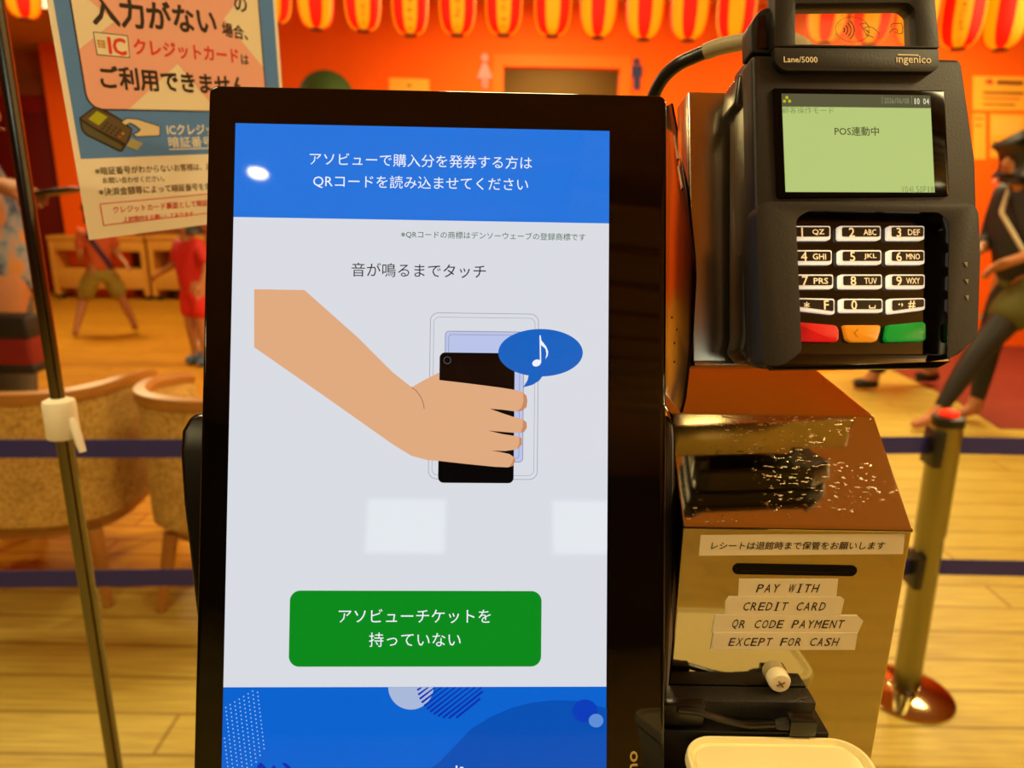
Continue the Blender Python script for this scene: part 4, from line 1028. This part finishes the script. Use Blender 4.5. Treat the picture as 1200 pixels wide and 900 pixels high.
# left recess: orange pillar, dark red door, cabinets
pL = aty(76, 300, 8.6); pR = aty(136, 300, 8.6)
c0 = aty(100, 0, 8.6)
tag(box('pillar', aty(66, 200, 9.3).x, aty(140, 200, 9.3).x, 9.3, 9.5, 0, CEIL, ORANGE), kind='structure')
dx0, dx1 = aty(45, 200, 9.6).x - 0.7, aty(72, 200, 9.6).x
dr = empty('door_red', ((dx0 + dx1) / 2, 9.66, 0)); dr['kind'] = 'structure'
RD = mat('dark_red_door', '#8a0d05', 0.5)
w_ = (dx1 - dx0) / 2
box('door_leaf', -w_, w_, 0, 0.05, 0.02, 2.5, RD, dr, 0.004); box('door_panel', -w_ + 0.12, w_ - 0.12, -0.02, 0, 0.3, 2.3, mat('dark_red_panel', '#6e0a04', 0.5), dr, 0.004)
box('door_lintel', -w_ - 0.1, w_ + 0.1, -0.03, 0.1, 2.5, 2.7, mat('recess_beam', '#8a4414', 0.6), dr)
CAB = mat('cabinet_wood', '#d89a3a', 0.5, noise=0.1, nscale=7, stretch=(6, 1, 1)); CABD = mat('cabinet_inside', '#6a3208', 0.7)
def cabinet(pxl, pxr, Y, label):
    a = aty(pxl, 350, Y); b = aty(pxr, 350, Y); zt = aty((pxl + pxr) / 2, 281, Y).z; w = (b.x - a.x); base = 0.06
    root = empty('shelf_cabinet', (a.x + w / 2, Y + 0.2, 0), label, 'cabinet', 'low wooden cabinets in the recess')
    x0, x1 = -w / 2, w / 2
    box('side_panel', x0, x0 + 0.06, -0.2, 0.2, base, zt, CAB, root); box('side_panel', x1 - 0.06, x1, -0.2, 0.2, base, zt, CAB, root)
    box('top', x0, x1, -0.22, 0.2, zt, zt + 0.04, CAB, root)
    box('back', x0 + 0.06, x1 - 0.06, 0.17, 0.2, base, zt, CABD, root)
    zm0 = base + (zt - base) * 0.12; zm = base + (zt - base) * 0.47
    box('drawer', x0 + 0.06, x1 - 0.06, -0.2, 0.16, zm0, zm, CAB, root, 0.006); box('upper_door', x0 + 0.06, x1 - 0.06, -0.2, -0.17, base + (zt - base) * 0.8, zt, CAB, root, 0.004)
    for sx in (x0 + 0.06, x1 - 0.06):
        for sy in (-0.15, 0.15): lathe('caster', [(0, 0), (0.025, 0), (0.03, 0.03), (0.02, base), (0, base)], BLK, root, 12, c=(sx, sy, 0.003))
    return root
cabinet(66, 176, 9.0, 'low wooden cabinet on casters behind the running child')
cabinet(180, 290, 9.0, 'low wooden cabinet on casters behind the child in red')

# ================================================================== PEOPLE
SKIN = mat('skin_tone', '#a86c40', 0.6, noise=0.06, nscale=30)
HAIR = mat('black_hair', '#120c08', 0.5, noise=0.3, nscale=80)
def skin(name, pts, edges, m, parent, root_i=0, sub=2):
    """one continuous surface grown round a skeleton: pts = [(co, radius_x, radius_y)]"""
    me = bpy.data.meshes.new(name); me.from_pydata([p[0] for p in pts], edges, [])
    o = bpy.data.objects.new(name + '_sk', me); COL.objects.link(o)
    sk = o.modifiers.new('s', 'SKIN'); sk.use_smooth_shade = True
    for i, p in enumerate(pts):
        d = me.skin_vertices[0].data[i]; d.radius = (p[1], p[2] if len(p) > 2 else p[1]); d.use_root = (i == root_i)
    sb = o.modifiers.new('u', 'SUBSURF'); sb.levels = sub; sb.render_levels = sub
    dg = bpy.context.evaluated_depsgraph_get(); dg.update()
    m2 = bpy.data.meshes.new_from_object(o.evaluated_get(dg)); bpy.data.objects.remove(o); bpy.data.meshes.remove(me)
    m2.name = name; m2.materials.clear(); m2.materials.append(m); m2.shade_smooth()
    r = bpy.data.objects.new(name, m2); COL.objects.link(r); r.parent = parent
    return r
STD = dict(pelvis=(0, 0, .53), belly=(0, .005, .61), chest=(0, .0, .73), neck=(0, 0, .835), jaw=(0, .012, .875), head=(0, .006, .925), crown=(0, 0, .972),
           shl=(-.1, 0, .805), shr=(.1, 0, .805), ell=(-.125, -.01, .64), elr=(.125, -.01, .64), wrl=(-.13, .03, .50), wrr=(.13, .03, .50),
           hil=(-.05, 0, .5), hir=(.05, 0, .5), knl=(-.055, .01, .28), knr=(.055, .01, .28), anl=(-.055, -.01, .045), anr=(.055, -.01, .045))
def person(label, base, heading, H, over, clothes, hair_len=0.0, stout=1.0, name='person'):
    J = {k: Vector(v) for k, v in STD.items()}
    J.update({k: Vector(v) for k, v in over.items()})
    J = {k: v * H for k, v in J.items()}
    root = empty(name, Matrix.Translation(base) @ Matrix.Rotation(heading, 4, 'Z'), label, 'person')
    P, Ed, ix = [], [], {}
    def add(n, co, r, par=None, r2=None):
        ix[n] = len(P); P.append((co, r * H, (r2 or r) * H))
        if par is not None: Ed.append((ix[par], ix[n]))
    add('pelvis', J['pelvis'], .075 * stout); add('belly', J['belly'], .072 * stout, 'pelvis'); add('chest', J['chest'], .082 * stout, 'belly'); add('neck', J['neck'], .032, 'chest')
    add('jaw', J['jaw'], .042, 'neck'); add('head', J['head'], .058, 'jaw'); add('crown', J['crown'], .040, 'head')
    fwd = Vector((0, 1, 0))
    hd = (J['crown'] - J['jaw']).normalized(); hf = (fwd - hd * fwd.dot(hd)).normalized(); hs = hf.cross(hd)
    add('nose', J['head'] + hf * .066 * H - hd * .012 * H, .009, 'head')
    for s, n in ((-1, 'ear_l'), (1, 'ear_r')): add(n, J['head'] + hs * s * .062 * H - hd * .006 * H, .012, 'head')
    for s in 'lr':
        add('sh' + s, J['sh' + s], .038, 'chest'); add('el' + s, J['el' + s], .026, 'sh' + s); add('wr' + s, J['wr' + s], .017, 'el' + s)
        d = (J['wr' + s] - J['el' + s]).normalized(); sd_ = d.orthogonal().normalized() if abs(d.z) > 0.99 else d.cross(Vector((1 if abs(d.x) < 0.7 else 0, 0, 1))).normalized()
        up_ = d.cross(sd_)
        palm = J['wr' + s] + d * .035 * H; add('pa' + s, palm, .020, 'wr' + s)
        for i, (off, ln) in enumerate(((-.018, .040), (-.006, .047), (.006, .045), (.017, .036))):
            k = palm + d * .022 * H + sd_ * off * H; add('f%d%s' % (i, s), k, .0062, 'pa' + s)
            add('g%d%s' % (i, s), k + d * ln * .55 * H + up_ * .006 * H, .0056, 'f%d%s' % (i, s)); add('h%d%s' % (i, s), k + d * ln * .95 * H + up_ * .018 * H, .0048, 'g%d%s' % (i, s))
        tb = palm - d * .008 * H - sd_ * .022 * H; add('tb' + s, tb, .0072, 'pa' + s); add('tc' + s, tb + d * .024 * H - sd_ * .010 * H, .0062, 'tb' + s)
        add('hi' + s, J['hi' + s], .062 * stout, 'pelvis'); add('kn' + s, J['kn' + s], .036, 'hi' + s)
        mid = J['kn' + s].lerp(J['an' + s], .35); add('ca' + s, mid, .033, 'kn' + s); add('an' + s, J['an' + s], .021, 'ca' + s)
        ff = over.get('foot' + s, (0, .085, -.028)); toe = J['an' + s] + Vector(ff) * H
        add('he' + s, J['an' + s] - Vector((ff[0], ff[1], 0)) * .22 * H + Vector((0, 0, ff[2] * .55)) * H, .018, 'an' + s)
        add('mt' + s, J['an' + s].lerp(toe, .55), .021, 'an' + s); add('to' + s, toe, .014, 'mt' + s)
    skin('body', P, Ed, SKIN, root)
    # face and hair
    for s in (-1, 1):
        c = J['head'] + hf * .056 * H + hs * s * .023 * H + hd * .004 * H
        lathe('eye', [(0, -.006 * H), (.006 * H, 0), (0, .006 * H)], mat('eye_dark', '#120c0a', 0.2), root, 10, c=tuple(c))
    c = J['head'] + hf * .055 * H - hd * .036 * H
    lathe('mouth', [(0, -.003 * H), (.014 * H, 0), (0, .003 * H)], mat('lip_tone', '#9a4a3a', 0.5), root, 12, c=tuple(c))
    hp = [(J['head'] + hd * .024 * H - hf * .024 * H, .068 * H), (J['head'] + hd * .050 * H - hf * .008 * H, .052 * H), (J['head'] - hf * .030 * H - hd * .030 * H, .066 * H)]
    he = [(0, 1), (0, 2)]
    if hair_len: hp += [(J['neck'] - hf * .035 * H, .042 * H), (J['neck'] - hf * .04 * H - Vector((0, 0, hair_len * H)), .03 * H)]; he += [(2, 3), (3, 4)]
    skin('hair', hp, he, HAIR, root)
    for nm, mt_, chain, ed in clothes(J, H): skin(nm, chain, ed, mt_, root)
    return root
def top_clothes(J, H, m, sleeve=0.55, long=.5, k=1.0, nm='shirt'):
    pts = [(J['pelvis'] + Vector((0, 0, (long - .5) * H)), .084 * H * k), (J['belly'], .082 * H * k), (J['chest'], .092 * H * k), (J['neck'] - Vector((0, 0, .022 * H)), .044 * H)]
    ed = [(0, 1), (1, 2), (2, 3)]
    for s in 'lr':
        i = len(pts); a, b = J['sh' + s], J['el' + s]
        pts += [(a, .050 * H)]; ed += [(2, i)]
        if sleeve <= 1: pts += [(a.lerp(b, sleeve), .040 * H)]; ed += [(i, i + 1)]
        else: pts += [(b, .037 * H), (b.lerp(J['wr' + s], sleeve - 1), .028 * H)]; ed += [(i, i + 1), (i + 1, i + 2)]
    return (nm, m, pts, ed)
def leg_clothes(J, H, m, to=0.45, nm='shorts', k=1.0, r_end=.05):
    pts = [(J['pelvis'] + Vector((0, 0, .035 * H)), .080 * H * k), (J['pelvis'], .086 * H * k)]; ed = [(0, 1)]
    for s in 'lr':
        i = len(pts); a, b, c = J['hi' + s], J['kn' + s], J['an' + s]
        pts += [(a, .070 * H * k)]; ed += [(1, i)]
        if to <= 1: pts += [(a.lerp(b, to), r_end * H)]; ed += [(i, i + 1)]
        else: pts += [(b, .044 * H * k), (b.lerp(c, .35), .040 * H * k), (b.lerp(c, to - 1), r_end * H)]; ed += [(i, i + 1), (i + 1, i + 2), (i + 2, i + 3)]
    return (nm, m, pts, ed)
C = mat
def batik():
    M = bpy.data.materials.new('batik_shirt'); M.use_nodes = True; nt = M.node_tree; b = nt.nodes['Principled BSDF']
    tc = nt.nodes.new('ShaderNodeTexCoord'); nz = nt.nodes.new('ShaderNodeTexNoise'); nz.inputs['Scale'].default_value = 13; nz.inputs['Detail'].default_value = 4
    cr = nt.nodes.new('ShaderNodeValToRGB'); e = cr.color_ramp.elements; e[0].position = 0.36; e[0].color = lin('#2c4468'); e[1].position = 0.64; e[1].color = lin('#b87a3c')
    n = e.new(0.5); n.color = lin('#7c8694')
    nt.links.new(tc.outputs['Object'], nz.inputs['Vector']); nt.links.new(nz.outputs['Fac'], cr.inputs[0]); nt.links.new(cr.outputs[0], b.inputs['Base Color']); b.inputs['Roughness'].default_value = 0.85
    return M
# adult at the left edge, seen from the side-back, holding a flat dark tablet out to the right
mb = aty(4, 420, 2.95)
tb0 = aty(66, 225, 2.7)
MH = 1.8; MM = Matrix.Translation((mb.x, 2.95, 0.003)) @ Matrix.Rotation(math.radians(-60), 4, 'Z')
wr_ = MM.inverted() @ (tb0 + Vector((-0.226, 0.02, 0.022))) / MH
man = person('adult in blue and orange patterned shirt with waist bag at the left edge', (mb.x, 2.95, 0.003), math.radians(-60), MH,
       dict(shr=(.11, .0, .815), elr=(.15, .02, .79), wrr=tuple(wr_), ell=(-.15, -.05, .64), wrl=(-.15, -.06, .50)),
       lambda J, H: [top_clothes(J, H, batik(), .7, .48, 1.22), leg_clothes(J, H, C('dark_trousers', '#4a4438', 0.8, noise=.2, nscale=60), 1.95, 'trousers', 1.12, .04)], stout=1.12)
wbp = aty(24, 410, 2.72)
wb = empty('waist_bag', (wbp.x, wbp.y, aty(24, 432, 2.72).z), 'red and black waist bag worn over the patterned shirt at the left edge', 'waist bag')
zt = aty(24, 372, 2.72).z - wb.location.z
box('bag_body', -0.15, 0.07, -0.05, 0.05, 0.0, zt, C('bag_red', '#7a0d08', 0.6), wb, 0.018, 3); box('bag_flap', -0.155, 0.075, -0.056, 0.055, zt * .62, zt + .012, C('bag_black', '#16120c', 0.6), wb, 0.012, 3)
box('bag_trim', -0.155, 0.075, -0.053, 0.053, -0.01, zt * .14, C('bag_black', '#16120c'), wb, 0.008, 2)
tp_ = empty('tablet', Matrix.Translation(tb0) @ Matrix.Rotation(math.radians(-8), 4, 'Y'), 'flat dark tablet held out by the adult in patterned shirt', 'tablet')
box('tablet_body', -0.085, 0.085, -0.06, 0.06, -0.008, 0.008, C('tablet_black', '#1a140c', 0.3), tp_, 0.003); box('tablet_screen', -0.078, 0.078, -0.052, 0.052, 0.008, 0.009, GLOSSBLK, tp_)
# running child in orange happi coat and patterned shorts
kf = atz(128, 394, 0)
OV = C('orange_vest', '#b8501c', 0.7); NVV = C('navy_band', '#1c1a4a', 0.7)
kid = person('running child in orange coat and olive patterned shorts by the cabinets', (kf.x, kf.y, 0.003), math.radians(40), 1.22,
       dict(hil=(-.05, .0, .5), hir=(.05, 0, .5), knl=(-.13, .09, .29), anl=(-.22, .02, .05), knr=(.12, -.02, .29), anr=(.19, -.03, .06), wrl=(-.1, .15, .6), wrr=(.15, -.12, .58)),
       lambda J, H: [top_clothes(J, H, OV, .8, .45, 1.05, 'coat'), leg_clothes(J, H, C('olive_shorts_print', '#8a7a28', 0.8, noise=.6, nscale=26), 1.0, 'shorts', 1.08, .07),
                     ('sash', NVV, [(J['shl'] + Vector((.02, -.075, .0)) * H, .016 * H), (J['belly'] + Vector((.03, -.088, 0)) * H, .018 * H), (J['pelvis'] + Vector((.07, -.078, .0)) * H, .018 * H)], [(0, 1), (1, 2)])])
# child in red at the monitor's edge
rf = atz(230, 428, 0)
RS = C('red_shorts', '#c81808', 0.7)
def redc(J, H):
    out = [top_clothes(J, H, C('red_shirt', '#b81408', 0.7), .9, .43, 1.1), leg_clothes(J, H, RS, .85, 'shorts', 1.05, .06)]
    for s in 'lr':
        out.append(('sock', C('white_sock', '#d8ccb0', 0.8), [(J['an' + s] + Vector((0, 0, .13)) * H, .033 * H), (J['an' + s] + Vector((0, -.01, .07)) * H, .033 * H)], [(0, 1)]))
        out.append(('shoe', C('blue_shoe', '#3c5a78', 0.6, noise=.4, nscale=50), [(J['an' + s] + Vector((0, -.025, .05)) * H, .042 * H), (J['an' + s] + Vector((0, -.02, -.004)) * H, .040 * H), (J['an' + s] + Vector((0, .03, -.008)) * H, .036 * H), (J['an' + s] + Vector((0, .085, -.016)) * H, .028 * H)], [(0, 1), (1, 2), (2, 3)]))
    return out
person('child in red clothes and blue shoes half hidden by the monitor', (rf.x + .04, rf.y, 0.003), math.radians(150), 1.2, dict(wrl=(-.16, .06, .56), ell=(-.16, .0, .66), elr=(.19, .0, .66), wrr=(.30, .03, .60)), redc)
# woman at the right edge
f1 = atz(1166, 500, 0); f2 = atz(1079, 492, 0)
q_ = aty(1184, 400, (f1.y + f2.y) / 2); wx, wy = q_.x, q_.y
HW = 1.80
# figure frame turned to face left: figure +y = world -x
def wl(v): return Vector((v[0], v[1], v[2]))
LEG = C('black_leggings', '#0d0b08', 0.6); OLV = C('olive_shorts', '#4c4a10', 0.8, noise=.15, nscale=60); BTOP = C('black_top', '#0f0d0c', 0.75)
def wcl(J, H):
    out = [top_clothes(J, H, BTOP, 1.7, .455, 1.2), leg_clothes(J, H, LEG, 1.93, 'leggings', .98, .024), leg_clothes(J, H, OLV, .62, 'shorts', 1.12, .075)]
    out.append(('bag_strap', C('pale_strap', '#b8ab8c', 0.7), [(J['shr'] + Vector((-.05, .03, .045)) * H, .008 * H), (J['chest'] + Vector((.0, .105, 0.01)) * H, .008 * H), (J['belly'] + Vector((-.075, .09, .01)) * H, .008 * H), (J['pelvis'] + Vector((-.1, .02, .05)) * H, .008 * H)], [(0, 1), (1, 2), (2, 3)]))
    return out
person('woman with black hair in black top, olive shorts and leggings at right edge', (wx, wy, 0.006), math.radians(100), HW,
       dict(knl=(-.05, .17, .28), anl=(-.04, .285, .045), knr=(.05, .035, .28), anr=(.04, .05, .045), pelvis=(0, -.01, .53), chest=(0, .03, .73), neck=(0, .055, .83),
            shl=(-.1, .04, .8), shr=(.1, .04, .8), jaw=(0, .095, .855), head=(0, .10, .90), crown=(0, .085, .95), ell=(-.135, .03, .65), elr=(.135, .03, .65), wrl=(-.08, .13, .59), wrr=(.06, .14, .61)), wcl, hair_len=.03)
# walker in black trousers, mostly behind the terminal
f3 = atz(1112, 462, 0); f4 = atz(1003, 448, 0)
px_, py_ = (f3.x + f4.x) / 2, (f3.y + f4.y) / 2
hw_ = (f3.x - f4.x) / 2 / 1.7
def bcl(J, H):
    out = [top_clothes(J, H, C('black_jacket', '#12100e', 0.7), 1.8, .48, 1.05, 'jacket'), leg_clothes(J, H, C('black_trousers', '#0e0c0a', 0.8), 1.9, 'trousers', 1.0, .05)]
    for s in 'lr': out.append(('shoe', C('black_shoe', '#0c0a08', 0.4), [(J['an' + s] + Vector((0, -.03, -.016)) * H, .026 * H), (J['an' + s] + Vector((0, .03, -.018)) * H, .027 * H), (J['an' + s] + Vector((0, .085, -.022)) * H, .022 * H)], [(0, 1), (1, 2)]))
    return out
person('walking person in black trousers and black shoes behind the card terminal', (px_, py_, 0.003), math.radians(90), 1.7,
       dict(knl=(-.05, hw_ * .7, .28), anl=(-.05, hw_, .05), knr=(.05, -hw_ * .35, .27), anr=(.05, -hw_, .06)), bcl)
